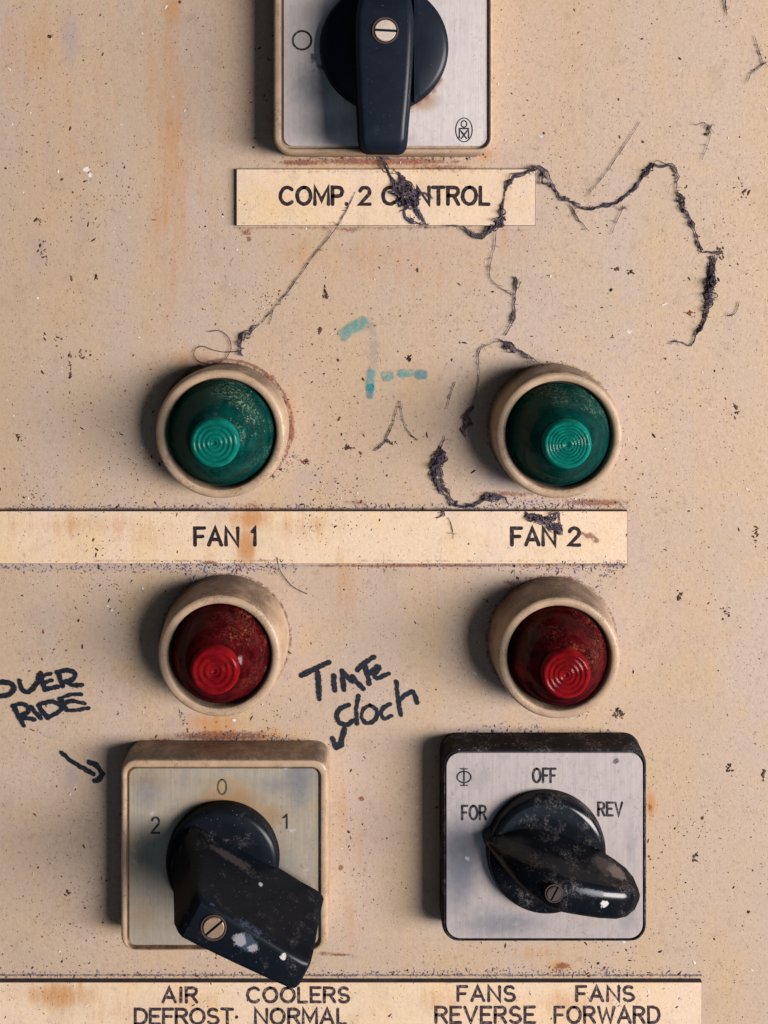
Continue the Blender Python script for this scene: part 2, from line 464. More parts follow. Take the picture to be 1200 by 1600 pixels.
M['web'] = mat_simple('grimy_cobweb', (0.030, 0.023, 0.032), (0.11, 0.085, 0.11), 0.9, spec=0.1, dust=(0.30, 0.25, 0.30),
                      dust_amt=0.6, dust_lo=0.46)
M['hair'] = mat_simple('dark_hair', (0.02, 0.014, 0.014), (0.05, 0.035, 0.03), 0.6, spec=0.2)
M['lint'] = mat_simple('pale_lint', (0.20, 0.17, 0.215), (0.36, 0.31, 0.36), 0.95, spec=0.05, dust=(0.10, 0.085, 0.12),
                       dust_amt=0.9, dust_lo=0.45)


def mat_specks():
    m = NT('dirt_specks')
    n = m.noise(m.pos(), 3.7, 2, 0.5)
    n2 = m.noise(m.pos(off=(6, 6, 6)), 4.9, 2, 0.5)
    c = m.mix(m.ramp(n, 0.45, 0.55), (0.040, 0.024, 0.026), (0.13, 0.070, 0.050))
    c = m.mix(m.ramp(n2, 0.60, 0.64), c, (0.24, 0.07, 0.035))
    return m.done(c, rough=0.8, spec=0.1)


M['specks'] = mat_specks()


# ------------------------------------------------------------------ stains, as fields over the panel
def seg_d(x, y, pts):
    d = np.full_like(x, 1e9)
    for (ax, ay), (bx, by) in zip(pts, pts[1:]):
        vx, vy = bx - ax, by - ay
        t = np.clip(((x - ax) * vx + (y - ay) * vy) / (vx * vx + vy * vy + 1e-9), 0, 1)
        d = np.minimum(d, np.hypot(x - ax - t * vx, y - ay - t * vy))
    return d


BLOBS = {
    'orange': [(150, 150, 150, 200, .22), (60, 60, 50, 80, .4), (300, 300, 60, 120, .3), (266, 14, 20, 34, .72), (276, 200, 20, 46, .66), (258, 110, 26, 120, .42), (266, 250, 42, 270, .56), (240, 120, 60, 160, .28), (262, 338, 30, 50, .62),
               (266, 400, 44, 120, .42), (20, 85, 40, 90, .45), (70, 230, 60, 120, .22), (610, 400, 110, 45, .45),
               (480, 395, 60, 30, .45), (800, 375, 40, 40, .40), (300, 215, 30, 40, .3),
               (388, 808, 42, 22, .85), (384, 852, 18, 32, 1.0), (470, 820, 60, 25, .5), (120, 818, 130, 22, .5),
               (240, 830, 60, 30, .4), (335, 1132, 56, 26, .85), (420, 1150, 60, 18, .5), (540, 915, 30, 60, .45),
               (1018, 1258, 10, 22, 1.0), (874, 1510, 22, 9, 1.0), (840, 1490, 50, 14, .5), (90, 1550, 70, 26, .85),
               (300, 1560, 60, 20, .5), (180, 1575, 50, 30, .4), (690, 1560, 60, 26, .5), (900, 1560, 120, 24, .45),
               (545, 1440, 14, 60, .5), (530, 1250, 20, 60, .4), (760, 240, 20, 14, .7), (455, 640, 18, 50, .5),
               (600, 258, 160, 12, .6), (300, 560, 60, 22, .5), (660, 430, 50, 40, .35), (630, 600, 50, 60, .25),
               (1150, 700, 60, 200, .15), (560, 1330, 20, 60, .25), (520, 690, 30, 30, .25)],
    'rust': [(600, 252, 150, 7, .75), (470, 254, 40, 6, .8), (385, 363, 10, 6, .7), (389, 374, 4, 7, .7), (700, 262, 70, 5, .6),
             (545, 360, 30, 5, .5), (800, 360, 40, 6, .4), (650, 884, 240, 3, .70), (790, 772, 70, 6, .6), (930, 785, 60, 7, .75),
             (330, 878, 14, 4, .9), (350, 1150, 90, 9, .8), (250, 1158, 40, 5, .6), (390, 790, 30, 5, .5),
             (560, 785, 30, 6, .5), (455, 675, 6, 20, .9), (444, 640, 6, 26, .75), (418, 590, 14, 8, .7), (300, 590, 20, 6, .4),
             (920, 835, 9, 5, .95), (930, 842, 6, 4, .9), (908, 830, 8, 3, .8), (533, 1356, 5, 5, .9), (565, 1248, 6, 4, .9),
             (548, 1310, 3, 4, .8), (530, 1492, 20, 3, .8), (505, 1490, 20, 4, .6), (880, 1509, 12, 5, .9),
             (1016, 1262, 4, 8, .7), (862, 755, 8, 3, .6), (885, 905, 26, 6, .7), (800, 910, 20, 6, .6), (700, 1530, 20, 3, .4),
             (830, 883, 20, 4, .7), (1000, 740, 10, 3, .5), (905, 682, 6, 3, .5), (300, 905, 10, 5, .4), (240, 344, 6, 2, .9)],
    'lilac': [(110, 60, 20, 60, .8), (60, 400, 22, 60, .6), (130, 340, 24, 70, .55), (80, 230, 18, 80, .5), (30, 600, 60, 140, .35),
              (1180, 90, 20, 60, .5), (1140, 500, 24, 40, .5), (70, 960, 60, 30, .4), (110, 1215, 16, 26, .8),
              (845, 215, 12, 10, .8), (140, 720, 80, 40, .45), (780, 745, 40, 22, .8), (850, 785, 90, 10, .7), (560, 1190, 30, 20, .35),
              (760, 1140, 70, 10, .7), (270, 1130, 24, 20, .6), (460, 885, 60, 5, .7), (1100, 1000, 40, 30, .4), (70, 1400, 50, 80, .35),
              (1140, 1330, 40, 120, .3), (480, 745, 40, 24, .55), (650, 560, 30, 26, .2), (450, 60, 20, 90, .3)],
    'grime': [(600, 247, 16, 6, .8), (470, 246, 60, 4, .45), (690, 246, 60, 4, .4), (728, 670, 9, 36, .55), (690, 725, 8, 30, .35),
              (350, 1157, 110, 4, .5), (850, 1147, 120, 4, .5), (965, 1113, 5, 6, .75), (1085, 1338, 5, 5, .85), (508, 456, 4, 10, .75),
              (500, 517, 3, 5, .8), (105, 1395, 4, 6, .5), (75, 58, 5, 3, .7), (112, 435, 3, 7, .6), (150, 432, 3, 6, .6),
              (65, 385, 7, 20, .5), (480, 720, 10, 4, .6), (410, 745, 4, 14, .6), (985, 424, 7, 3, .75), (1195, 1215, 3, 16, .6),
              (60, 345, 14, 5, .5), (1135, 955, 9, 6, .5)],
    'white': [(135, 265, 9, 6, .70), (141, 274, 5, 6, .70), (984, 518, 7, 7, .62), (845, 213, 8, 6, .5), (638, 1072, 6, 9, .45), (612, 385, 5, 3, .5),
              (118, 1232, 5, 9, .5), (270, 150, 4, 3, .6), (1110, 640, 6, 4, .45)],
}
LINES = {
    'grime': [([(-60, 795), (980, 793)], 2.2, .75), ([(-60, 881), (980, 879)], 1.6, .50), ([(-60, 1524), (1096, 1524)], 3.0, .75),
              ([(366, 354), (836, 354)], 2.0, .40), ([(370, 262), (836, 262)], 2.0, .40), ([(371, 351), (835, 351)], 1.6, .42), ([(371, 266), (835, 266)], 1.6, .36), ([(-60, 798), (978, 798)], 1.6, .42),
              ([(-60, 876), (978, 876)], 1.8, .48), ([(-60, 1532), (1094, 1532)], 2.0, .46), ([(834, 266), (834, 352)], 1.5, .42), ([(976, 798), (976, 878)], 1.5, .42), ([(372, 266), (372, 352)], 1.5, .42)],
    'rust': [([(366, 356), (700, 356)], 4.0, .45), ([(500, 884), (980, 882)], 4.0, .55), ([(980, 800), (980, 880)], 2.0, .3), ([(150, 874), (430, 874)], 4, .42), ([(560, 874), (976, 874)], 4, .36), ([(420, 268), (800, 268)], 5, .34), ([(380, 349), (560, 349)], 4, .36),
             ([(836, 264), (836, 352)], 2.0, .3)],
    'lilac': [([(-60, 886), (460, 886)], 8, .72), ([(700, 886), (980, 884)], 8, .5), ([(-60, 790), (980, 788)], 6, .45), ([(-60, 1519), (1096, 1519)], 6, .5)],
}
RINGS = {'rust': [(353, 666, 104, 3, .68), (352, 998, 103, 2.5, .48), (862, 1001, 103, 2.5, .48), (862, 667, 103, 2.5, .30)],
         'grime': [(353, 666, 100, 4.0, .66), (352, 998, 100, 5.0, .62), (862, 1001, 100, 5.0, .62), (862, 667, 100, 4.0, .60)],  # real dirt, plus the thin shadow line round each bezel foot painted dark
         'lilac': [(353, 666, 110, 10, .35), (862, 667, 112, 12, .5), (352, 998, 110, 12, .5), (862, 1001, 110, 12, .55)]}


def field(name, x, y):
    v = np.zeros_like(x)
    for cx, cy, rx, ry, a in BLOBS.get(name, ()):
        v = np.maximum(v, a * np.exp(-((x - cx) / rx) ** 2 - ((y - cy) / ry) ** 2))
    for pts, r, a in LINES.get(name, ()):
        v = np.maximum(v, a * np.exp(-(seg_d(x, y, pts) / r) ** 2))
    for cx, cy, r, w, a in RINGS.get(name, ()):
        v = np.maximum(v, a * np.exp(-((np.hypot(x - cx, y - cy) - r) / w) ** 2))
    return v


def stain(me, ox=0.0, oy=0.0, fields=None):
    """store the stain fields on a mesh whose origin is at (ox, oy)"""
    co = np.empty(len(me.vertices) * 3)
    me.vertices.foreach_get('co', co)
    co = co.reshape(-1, 3)
    x, y = co[:, 0] / S + ox, -co[:, 2] / S + oy
    for name in ('orange', 'rust', 'lilac', 'grime', 'white'):
        a = me.attributes.new(name, 'FLOAT', 'POINT')
        v = field(name, x, y) if fields is None else fields(name, x, y)
        a.data.foreach_set('value', v.astype(np.float32))


# ------------------------------------------------------------------ mesh helpers
class MB:
    """collects vertices (drawing units, relative to an origin) and faces; builds ONE mesh object"""

    def __init__(self):
        self.v, self.f, self.mi, self.uv, self.at = [], [], [], {}, {}

    def add(self, verts, faces, mi=0, uvs=None, at=None):
        o = len(self.v)
        self.v += [tuple(p) for p in verts]
        for k, f in enumerate(faces):
            self.f.append([i + o for i in f])
            self.mi.append(mi)
        if uvs:
            for i, u in enumerate(uvs):
                self.uv[o + i] = u
        if at:
            for i, u in enumerate(at):
                self.at[o + i] = u

    def loft(self, loops, mi=0, cap0=False, cap1=True, close=True):
        n = len(loops[0])
        vs = [p for l in loops for p in l]
        fs = []
        for k in range(len(loops) - 1):
            for i in range(n if close else n - 1):
                j = (i + 1) % n
                fs.append([k * n + i, k * n + j, (k + 1) * n + j, (k + 1) * n + i])
        if cap0:
            fs.append(list(range(n))[::-1])
        if cap1:
            fs.append([(len(loops) - 1) * n + i for i in range(n)])
        self.add(vs, fs, mi)

    def lathe(self, prof, cx=0, cy=0, seg=96, mi=0, cap0=False, cap1=True):
        loops = []
        for r, h in prof:
            loops.append([(cx + r * math.cos(2 * math.pi * i / seg), cy - r * math.sin(2 * math.pi * i / seg), h) for i in range(seg)])
        self.loft(loops, mi, cap0, cap1)

    def build(self, name, mats, parent=None, at=None, smooth=True, angle=35, edge_attr=None, recalc=True):
        me = bpy.data.meshes.new(name)
        ox, oy = at if at else (0, 0)
        # local x right, local z up, local -y off the panel
        me.from_pydata([(x * S, -h * S, -y * S) for x, y, h in self.v], [], self.f)
        mats = mats if isinstance(mats, (list, tuple)) else [mats]
        for m in mats:
            me.materials.append(m)
        me.polygons.foreach_set('material_index', self.mi)
        if self.uv:
            l = me.uv_layers.new(name='UVMap')
            for lp in me.loops:
                l.data[lp.index].uv = self.uv.get(lp.vertex_index, (0, 0))
        if self.at:
            a = me.attributes.new(edge_attr or 'edge', 'FLOAT', 'POINT')
            a.data.foreach_set('value', [self.at.get(i, 0.0) for i in range(len(me.vertices))])
        if recalc:
            bm = bmesh.new()
            bm.from_mesh(me)
            bmesh.ops.recalc_face_normals(bm, faces=bm.faces)
            bm.to_mesh(me)
            bm.free()
        if smooth:
            me.polygons.foreach_set('use_smooth', [True] * len(me.polygons))
            me.set_sharp_from_angle(angle=math.radians(angle))
        ob = bpy.data.objects.new(name, me)
        COL.objects.link(ob)
        if parent:
            ob.parent = parent
        if at:
            ob.location = P(ox, oy)
        return ob


def rrect(x0, x1, y0, y1, r, h, seg=8, dense=0):
    pts = []
    for cx, cy, a0 in ((x1 - r, y0 + r, 90), (x0 + r, y0 + r, 180), (x0 + r, y1 - r, 270), (x1 - r, y1 - r, 360)):
        for i in range(seg + 1):
            a = math.radians(a0 + 90 * i / seg - 90)
            pts.append((cx + r * math.cos(a), cy - r * math.sin(a), h))
    if dense:
        out = []
        for i, p in enumerate(pts):
            q = pts[(i + 1) % len(pts)]
            L = math.hypot(q[0] - p[0], q[1] - p[1])
            k = max(1, round(L / dense))
            out += [(p[0] + (q[0] - p[0]) * j / k, p[1] + (q[1] - p[1]) * j / k, h) for j in range(k)]
        pts = out
    return pts


def thing(name, x, y, label, cat, group=None):
    o = bpy.data.objects.new(name, None)
    o.empty_display_size = 0.01
    COL.objects.link(o)
    o.location = P(x, y)
    tag(o, label, cat, group)
    return o


def tag(o, label=None, cat=None, group=None, kind=None):
    for k, v in (('label', label), ('category', cat), ('group', group), ('kind', kind)):
        if v:
            o[k] = v
    return o


def smooth_path(pts, step=2.0):
    """Catmull-Rom through the points"""
    p = [np.array(q, float) for q in pts]
    p = [2 * p[0] - p[1]] + p + [2 * p[-1] - p[-2]]
    out = []
    for i in range(1, len(p) - 2):
        n = max(2, int(np.linalg.norm(p[i + 1][:2] - p[i][:2]) / step))
        for k in range(n):
            t = k / n
            out.append(0.5 * ((2 * p[i]) + (-p[i - 1] + p[i + 1]) * t + (2 * p[i - 1] - 5 * p[i] + 4 * p[i + 1] - p[i + 2]) * t * t
                              + (-p[i - 1] + 3 * p[i] - 3 * p[i + 1] + p[i + 2]) * t ** 3))
    out.append(p[-2])
    return np.array(out)


_lift = [0]


def ribbon(mb, pts, w, h, caps=True, jitter=0.0, taper=None, attr=False):
    """a flat stroke of width w lying at height h"""
    pts = [np.array(p[:2], float) for p in pts]
    n = len(pts)
    _lift[0] = (_lift[0] + 1) % 12
    h = h + _lift[0] * 0.02
    vs, fs, uvs, ats = [], [], [], []
    L = 0
    u0 = random.random() * 50
    for i in range(n):
        a = pts[i] - pts[max(i - 1, 0)]
        b = pts[min(i + 1, n - 1)] - pts[i]
        la, lb = np.linalg.norm(a), np.linalg.norm(b)
        L += la
        ta = a / la if la > 1e-6 else b / lb
        tb = b / lb if lb > 1e-6 else ta
        t = ta + tb
        nt = np.linalg.norm(t)
        t = t / nt if nt > 1e-6 else ta
        nn = np.array((-t[1], t[0]))
        k = 1 / max(0.5, abs(np.dot(nn, np.array((-ta[1], ta[0])))))
        ww = w * 0.5 * k * (taper(i / (n - 1)) if taper else 1)
        j1, j2 = (random.uniform(-1, 1) * jitter for _ in range(2))
        q = [pts[i] + nn * (ww + j1), pts[i], pts[i] - nn * (ww + j2)]
        vs += [(p[0], p[1], h) for p in q]
        uvs += [(u0 + L / 30, 0), (u0 + L / 30, .5), (u0 + L / 30, 1)]
        e = min(1, 3 * min(i, n - 1 - i) / n)
        ats += [0, e, 0]
    for i in range(n - 1):
        for c in (0, 1):
            fs.append([3 * i + c, 3 * i + c + 1, 3 * i + c + 4, 3 * i + c + 3])
    if caps:
        for end, s in ((0, 1), (n - 1, -1)):
            c = pts[end]
            t = pts[min(end + 1, n - 1)] - pts[max(end - 1, 0)]
            t = t / (np.linalg.norm(t) + 1e-9) * s
            nn = np.array((-t[1], t[0]))
            r = w * 0.5 * (taper(end / (n - 1)) if taper else 1)
            o = len(vs)
            arc = [c + nn * r * math.cos(a) * s - t * r * math.sin(a) for a in np.linspace(0, math.pi, 9)]
            vs += [(p[0], p[1], h) for p in arc] + [(c[0], c[1], h)]
            ue = uvs[3 * end][0]
            uvs += [(ue, 0.5 - 0.5 * math.cos(a)) for a in np.linspace(0, math.pi, 9)] + [(ue, .5)]
            ats += [0] * 10
            fs += [[o + k, o + k + 1, o + 9] for k in range(8)]
    mb.add(vs, fs, 0, uvs, ats if attr else None)


# single-stroke engraver's alphabet: height 1, y up
def arc(cx, cy, rx, ry, a0, a1, n=18):
    return [(cx + rx * math.cos(math.radians(a)), cy + ry * math.sin(math.radians(a))) for a in np.linspace(a0, a1, n)]


FONT = {
    'A': (.74, [[(0, 0), (.37, 1), (.74, 0)], [(.13, .32), (.61, .32)]]),
    'C': (.74, [arc(.40, .5, .40, .5, 48, 312, 24)]),
    'D': (.68, [[(0, 0), (0, 1), (.28, 1)] + arc(.28, .5, .40, .5, 85, -85, 16) + [(.28, 0), (0, 0)]]),
    'E': (.56, [[(.56, 1), (0, 1), (0, 0), (.56, 0)], [(0, .52), (.46, .52)]]),
    'F': (.54, [[(.54, 1), (0, 1), (0, 0)], [(0, .50), (.44, .50)]]),
    'I': (.02, [[(.01, 0), (.01, 1)]]),
    'L': (.50, [[(0, 1), (0, 0), (.50, 0)]]),
    'M': (.80, [[(0, 0), (0, 1), (.40, .22), (.80, 1), (.80, 0)]]),
    'N': (.68, [[(0, 0), (0, 1), (.68, 0), (.68, 1)]]),
    'O': (.80, [arc(.40, .5, .40, .5, 90, 450, 30)]),
    'P': (.58, [[(0, 0), (0, 1), (.32, 1)] + arc(.32, .74, .26, .26, 85, -85, 12) + [(.32, .48), (0, .48)]]),
    'R': (.62, [[(0, 0), (0, 1), (.34, 1)] + arc(.34, .75, .26, .25, 85, -85, 12) + [(.34, .50), (0, .50)], [(.32, .50), (.62, 0)]]),
    'S': (.60, [arc(.30, .745, .27, .255, 35, 250, 16) + arc(.30, .245, .30, .255, 80, -150, 18)]),
    'T': (.64, [[(0, 1), (.64, 1)], [(.32, 1), (.32, 0)]]),
    'V': (.70, [[(0, 1), (.35, 0), (.70, 1)]]),
    'W': (.98, [[(0, 1), (.24, 0), (.49, .85), (.74, 0), (.98, 1)]]),
    '0': (.52, [arc(.26, .5, .26, .5, 90, 450, 26)]),
    '1': (.22, [[(0, .80), (.16, 1), (.16, 0)]]),
    '2': (.58, [arc(.29, .72, .28, .28, 165, -35, 14) + [(0, 0), (.58, 0)]]),
    '.': (.02, [[(0, 0), (.02, .02)]]),
    '*': (.02, [[(0, .45), (.03, .47)]]),
    ' ': (.30, []),
}


def text(mb, s, x0, x1, y0, y1, w, h, gap=.26, ox=0, oy=0, wob=0.0, tilt=0.0):
    """engraved text filling the box (y0 = top); tilt = rise in y per x"""
    tot = sum(FONT[c][0] for c in s) + gap * (len(s) - 1)
    kx, ky = (x1 - x0) / tot, (y1 - y0)
    x = 0
    for c in s:
        cw, strokes = FONT[c]
        for st in strokes:
            ribbon(mb, [(x0 + (x + px) * kx - ox + random.uniform(-wob, wob),
                         y1 - py * ky - oy + tilt * (x + px) * kx + random.uniform(-wob, wob)) for px, py in st], w, h, jitter=w * 0.05)
        x += cw + gap


# ------------------------------------------------------------------ the panel
def make_panel():
    xs = np.concatenate([[-900, -500, -250, -120], np.arange(-60, 1261, 3.2), [1320, 1450, 1700, 2100]])
    ys = np.concatenate([[-800, -500, -250, -120], np.arange(-60, 1661, 3.2), [1720, 1850, 2100, 2400]])
    gx, gy = np.meshgrid(xs, ys)
    nx, ny = len(xs), len(ys)
    gh = 0.5 * np.sin(gx / 210 + 1) * np.sin(gy / 260)        # sheet metal is never quite flat
    gh = gh - gh.max() - 0.05
    gh[0] = gh[-1] = -0.6
    v = np.stack([gx.ravel(), gy.ravel(), gh.ravel()], 1)
    mb = MB()
    idx = np.arange(nx * ny).reshape(ny, nx)
    f = np.stack([idx[:-1, :-1].ravel(), idx[1:, :-1].ravel(), idx[1:, 1:].ravel(), idx[:-1, 1:].ravel()], 1)
    mb.v = [tuple(p) for p in v]
    mb.f = [list(map(int, q)) for q in f]
    mb.mi = [0] * len(mb.f)
    # folded edge of the door
    ring = list(idx[0, :]) + list(idx[1:, -1]) + list(idx[-1, -2::-1]) + list(idx[-2:0:-1, 0])
    n0 = len(mb.v)
    for i in ring:
        x, y, h = mb.v[i]
        mb.v.append((x, y, h - 120))
    m = len(ring)
    for i in range(m):
        j = (i + 1) % m
        mb.f.append([int(ring[i]), int(ring[j]), n0 + j, n0 + i])
        mb.mi.append(0)
    mb.f.append([n0 + i for i in range(m)])
    mb.mi.append(0)
    mb.v = [(x - 600, y - 800, h) for x, y, h in mb.v]
    o = mb.build('control_panel', M['panel'], at=(600, 800))
    stain(o.data, 600, 800)
    return o


panel = make_panel()
tag(panel, 'beige painted sheet metal control panel face, speckled and rust stained', 'panel')


# ------------------------------------------------------------------ nameplates
PLATE_H = 8.0
RECTS = []


def nameplate(x0, x1, y0, y1, label, words, worn=False, w=5.0):
    cx, cy = (x0 + x1) / 2, (y0 + y1) / 2
    RECTS.append((x0, x1, y0, y1))
    mb = MB()
    xs = np.linspace(x0, x1, int((x1 - x0) / 4)) - cx
    ys = np.linspace(y0, y1, int((y1 - y0) / 4)) - cy
    nx, ny = len(xs), len(ys)
    V = [(x, y, PLATE_H) for y in ys for x in xs]
    F = [[j * nx + i, (j + 1) * nx + i, (j + 1) * nx + i + 1, j * nx + i + 1] for j in range(ny - 1) for i in range(nx - 1)]
    mb.add(V, F, 0)
    a, b, c, d = x0 - cx, x1 - cx, y0 - cy, y1 - cy
    e = 0.8
    top = [(a, c, PLATE_H), (b, c, PLATE_H), (b, d, PLATE_H), (a, d, PLATE_H)]
    mid = [(a - e, c - e, PLATE_H - 1.2), (b + e, c - e, PLATE_H - 1.2), (b + e, d + e, PLATE_H - 1.2), (a - e, d + e, PLATE_H - 1.2)]
    low = [(x, y, -0.6) for x, y, _ in mid]
    mb.loft([low, mid, top], 1, cap0=True, cap1=False)
    o = mb.build('nameplate', [M['plate'], M['plate_core']], at=(cx, cy), recalc=False)
    stain(o.data, cx, cy)
    tag(o, label, 'nameplate', 'engraved cream nameplates on the panel')
    for s, tx0, tx1, ty0, ty1, gap in words:
        t = MB()
        text(t, s, tx0, tx1, ty0, ty1, w, PLATE_H + 0.25, gap, cx, cy, wob=0.25)
        t.build('lettering', M['letter_worn'] if worn else M['letter'], o, smooth=False, recalc=False)
    return o


nameplate(371, 835, 265, 352, 'short cream nameplate engraved COMP. 2 CONTROL below the topmost switch',
          [('COMP. 2 CONTROL', 439, 763, 293, 319, .24)], w=5.8)
nameplate(-260, 978, 797, 878, 'long cream nameplate engraved FAN 1 and FAN 2 between green and red lamps',
          [('FAN 1', 306, 401, 823, 849, .27), ('FAN 2', 799, 904, 823, 849, .27)], w=5.8)
nameplate(-260, 1094, 1530, 1640, 'cream nameplate along the bottom engraved AIR COOLERS and FANS FORWARD',
          [('AIR', 256, 309, 1538, 1560, .30), ('COOLERS', 388, 545, 1538, 1560, .26), ('DEFROST*', 213, 371, 1571, 1594, .22),
           ('NORMAL', 400, 541, 1571, 1594, .26), ('FANS', 715, 803, 1536, 1558, .30), ('FANS', 900, 988, 1536, 1558, .30),
           ('REVERSE', 681, 834, 1568, 1592, .26), ('FORWARD', 866, 1028, 1568, 1592, .26)], worn=True, w=4.8)


# ------------------------------------------------------------------ indicator lamps
def indicator_lamp(x, y, color, label, rim_r, bezel_h, tip_h, dusty, rings=5):
    t = thing('indicator_lamp', x, y, label, 'indicator lamp', 'indicator lamps in two rows')
    H = bezel_h
    b = MB()
    r0 = 98
    b.lathe([(r0 + 1, -0.8), (r0 + 1, 4), (r0, 7), (r0 - .4, 9), (rim_r + 2.2, H - 16), (rim_r + 2, H - 14), (rim_r + 1.2, H - 9), (rim_r + .2, H - 5), (rim_r - 1.6, H - 1.8),
             (rim_r - 4.5, H), (rim_r - 9, H - .2), (rim_r - 12.5, H - 1.4), (rim_r - 14.2, H - 4), (rim_r - 15.2, H - 11), (rim_r - 15.6, H - 24)],
            cap0=True, cap1=False, seg=128)
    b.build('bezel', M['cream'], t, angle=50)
    g = MB()                                     # dark gasket at the bottom of the gap
    g.lathe([(rim_r - 16.4, H - 16), (rim_r - 21, H - 15)], cap1=False, seg=96)
    g.build('gasket', M['gap'], t)
    R = rim_r - 18.5
    lens = MB()
    z0 = H - 22
    prof = [(R, z0), (R, H - 10), (R - 1, H - 7), (R - 3, H - 4)]
    # domed cap rising to the stub
    rt = 34
    for k in range(1, 19):
        a = k / 18
        prof.append((R - 3 - (R - 3 - rt - 3) * (a ** 1.35), H - 4 + (tip_h - 9 - (H - 4)) * (0.35 * math.sin(a * math.pi / 2) + 0.65 * a)))
    prof += [(rt + 2.4, tip_h - 9.5), (rt + 1.6, tip_h - 9)]
    lens.lathe(prof, seg=128, cap0=True, cap1=True)
    lo = lens.build('lens', M[color], t, angle=60)
    att = lo.data.attributes.new('dusty', 'FLOAT', 'POINT')
    vals = []
    for v in lo.data.vertices:
        a = math.atan2(v.co.z, v.co.x)
        vals.append(max(0.0, math.cos(a - math.radians(dusty[0]))) ** 1.5 * dusty[1] + 0.04)
    att.data.foreach_set('value', vals)
    pipe = MB()                                  # the moulded light guide inside, under the end
    pipe.lathe([(22, 12), (24, 40), (29, tip_h - 26), (rt - 3, tip_h - 14)], seg=64, cap0=True)
    po = pipe.build('light_guide', M[color + '_tip'], t, angle=60)
    pa = po.data.attributes.new('dusty', 'FLOAT', 'POINT')
    pa.data.foreach_set('value', [0.0] * len(po.data.vertices))
    cup = MB()
    cup.lathe([(R - 2, z0 - 1), (R - 10, 14), (24, 8)], seg=64, cap1=True)
    cup.build('reflector', M['cup'], t, angle=60)
    tip = MB()
    pr = [(rt + 3.5, tip_h - 11), (rt + 2.2, tip_h - 8), (rt + .8, tip_h - 4), (rt - .6, tip_h - 1.6), (rt - 2.4, tip_h - .4)]
    r = rt - 4.0
    for q in np.linspace(0, 1, 46):               # soft moulded rings on the end
        rr = r * (1 - q) + 2.6 * q
        pr.append((rr, tip_h - 0.55 + 0.55 * math.cos(q * 2 * math.pi * rings) - 2.5 * max(0, q - .93) / .07))
    tip.lathe(pr, seg=96)
    to = tip.build('lens_end', M[color + '_tip'], lo, angle=60)
    att = to.data.attributes.new('dusty', 'FLOAT', 'POINT')
    att.data.foreach_set('value', [0.35] * len(to.data.vertices))
    return t


indicator_lamp(353, 666, 'green', 'green indicator lamp above FAN 1 lettering, its lens speckled with pale dust', 98, 62, 134, (35, 1.0), 4)
indicator_lamp(863, 667, 'green', 'green indicator lamp above FAN 2 lettering, touched by a cobweb', 95.5, 70, 140, (75, .55), 6)
indicator_lamp(353, 997, 'red', 'dull red indicator lamp below FAN 1 lettering', 92, 74, 132, (30, .9), 3)
indicator_lamp(862, 1000, 'red', 'brighter red indicator lamp below FAN 2 lettering', 92, 74, 138, (60, .7), 4)


# ------------------------------------------------------------------ rotary switches
def housing(t, ox, oy, outer, inner, r, body_h, lip, m, recess=7.0):
    """outer / inner: rectangles of the front, in panel units"""
    x0, x1, y0, y1 = outer
    a0, a1, b0, b1 = inner
    mb = MB()
    L = []

    def loop(rc, rad, h):
        return [(x - ox, y - oy, hh) for x, y, hh in rrect(rc[0], rc[1], rc[2], rc[3], rad, h)]

    def grow(rc, d):
        return (rc[0] - d, rc[1] + d, rc[2] - d, rc[3] + d)
    o = outer
    L.append(loop(grow(o, 2.0), r + 2, -0.8))
    L.append(loop(grow(o, 1.5), r + 1.5, body_h * 0.55))
    L.append(loop(grow(o, .8), r + .8, body_h - 6))
    L.append(loop(grow(o, -.2), r, body_h - 3))
    L.append(loop(grow(o, -1.6), max(r - 1, 2), body_h - .7))
    L.append(loop(grow(o, -3.2), max(r - 2, 2), body_h))
    i = inner
    L.append(loop(grow(i, 1.8), lip + 1.8, body_h))
    L.append(loop(grow(i, .6), lip + .6, body_h - .6))
    L.append(loop(i, lip, body_h - 2))
    L.append(loop(i, lip, body_h - recess - 3))
    mb.loft(L, cap0=True, cap1=True)
    return mb.build('housing', m, t, angle=40)


def face_plate(t, ox, oy, inner, r, h, m, fld, gap=4.2):
    x0, x1, y0, y1 = inner[0] + gap, inner[1] - gap, inner[2] + gap, inner[3] - gap
    mb = MB()
    r = max(r - gap * .5, 2)
    ring = rrect(x0, x1, y0, y1, r, h, dense=6)
    cx, cy = (x0 + x1) / 2, (y0 + y1) / 2
    low = [(x - ox + math.copysign(.4, x - cx), y - oy + math.copysign(.4, y - cy), h - 5) for x, y, _ in ring]
    loops = [low, [(x, y, h - .6) for x, y, _ in low]]
    for k in np.linspace(0, 0.985, 40):
        loops.append([(cx + (x - cx) * (1 - k) - ox, cy + (y - cy) * (1 - k) - oy, h) for x, y, _ in ring])
    mb.loft(loops, cap0=True, cap1=True)
    o = mb.build('face_plate', m, t, angle=40)
    stain(o.data, ox, oy, fld)
    return o


def screw(parent, x, y, h, r, ang, m, cross=False):
    mb = MB()
    mb.lathe([(r * 1.22, h - 2), (r * 1.22, h + .5), (r * 1.10, h + .6), (r * 1.05, h - 3), (r, h - 3.2)], x, y, 40, mi=1, cap1=True)
    s = r * 0.13
    for sg in (1, -1):
        a0 = math.asin(s / r)
        base = [(r * math.cos(a), sg * r * math.sin(a)) for a in np.linspace(a0, math.pi - a0, 20)]
        lo, hi, top = [], [], []
        for px, py in base:
            qx, qy = px * math.cos(ang) - py * math.sin(ang), px * math.sin(ang) + py * math.cos(ang)
            lo.append((x + qx, y + qy, h - 3.1))
            hi.append((x + qx, y + qy, h + .4))
            top.append((x + qx * .93, y + qy * .93, h + 1.6))
        mb.loft([lo, hi, top], 0, cap1=True)
    return mb.build('screw', [m, M['slot']], parent, angle=30)


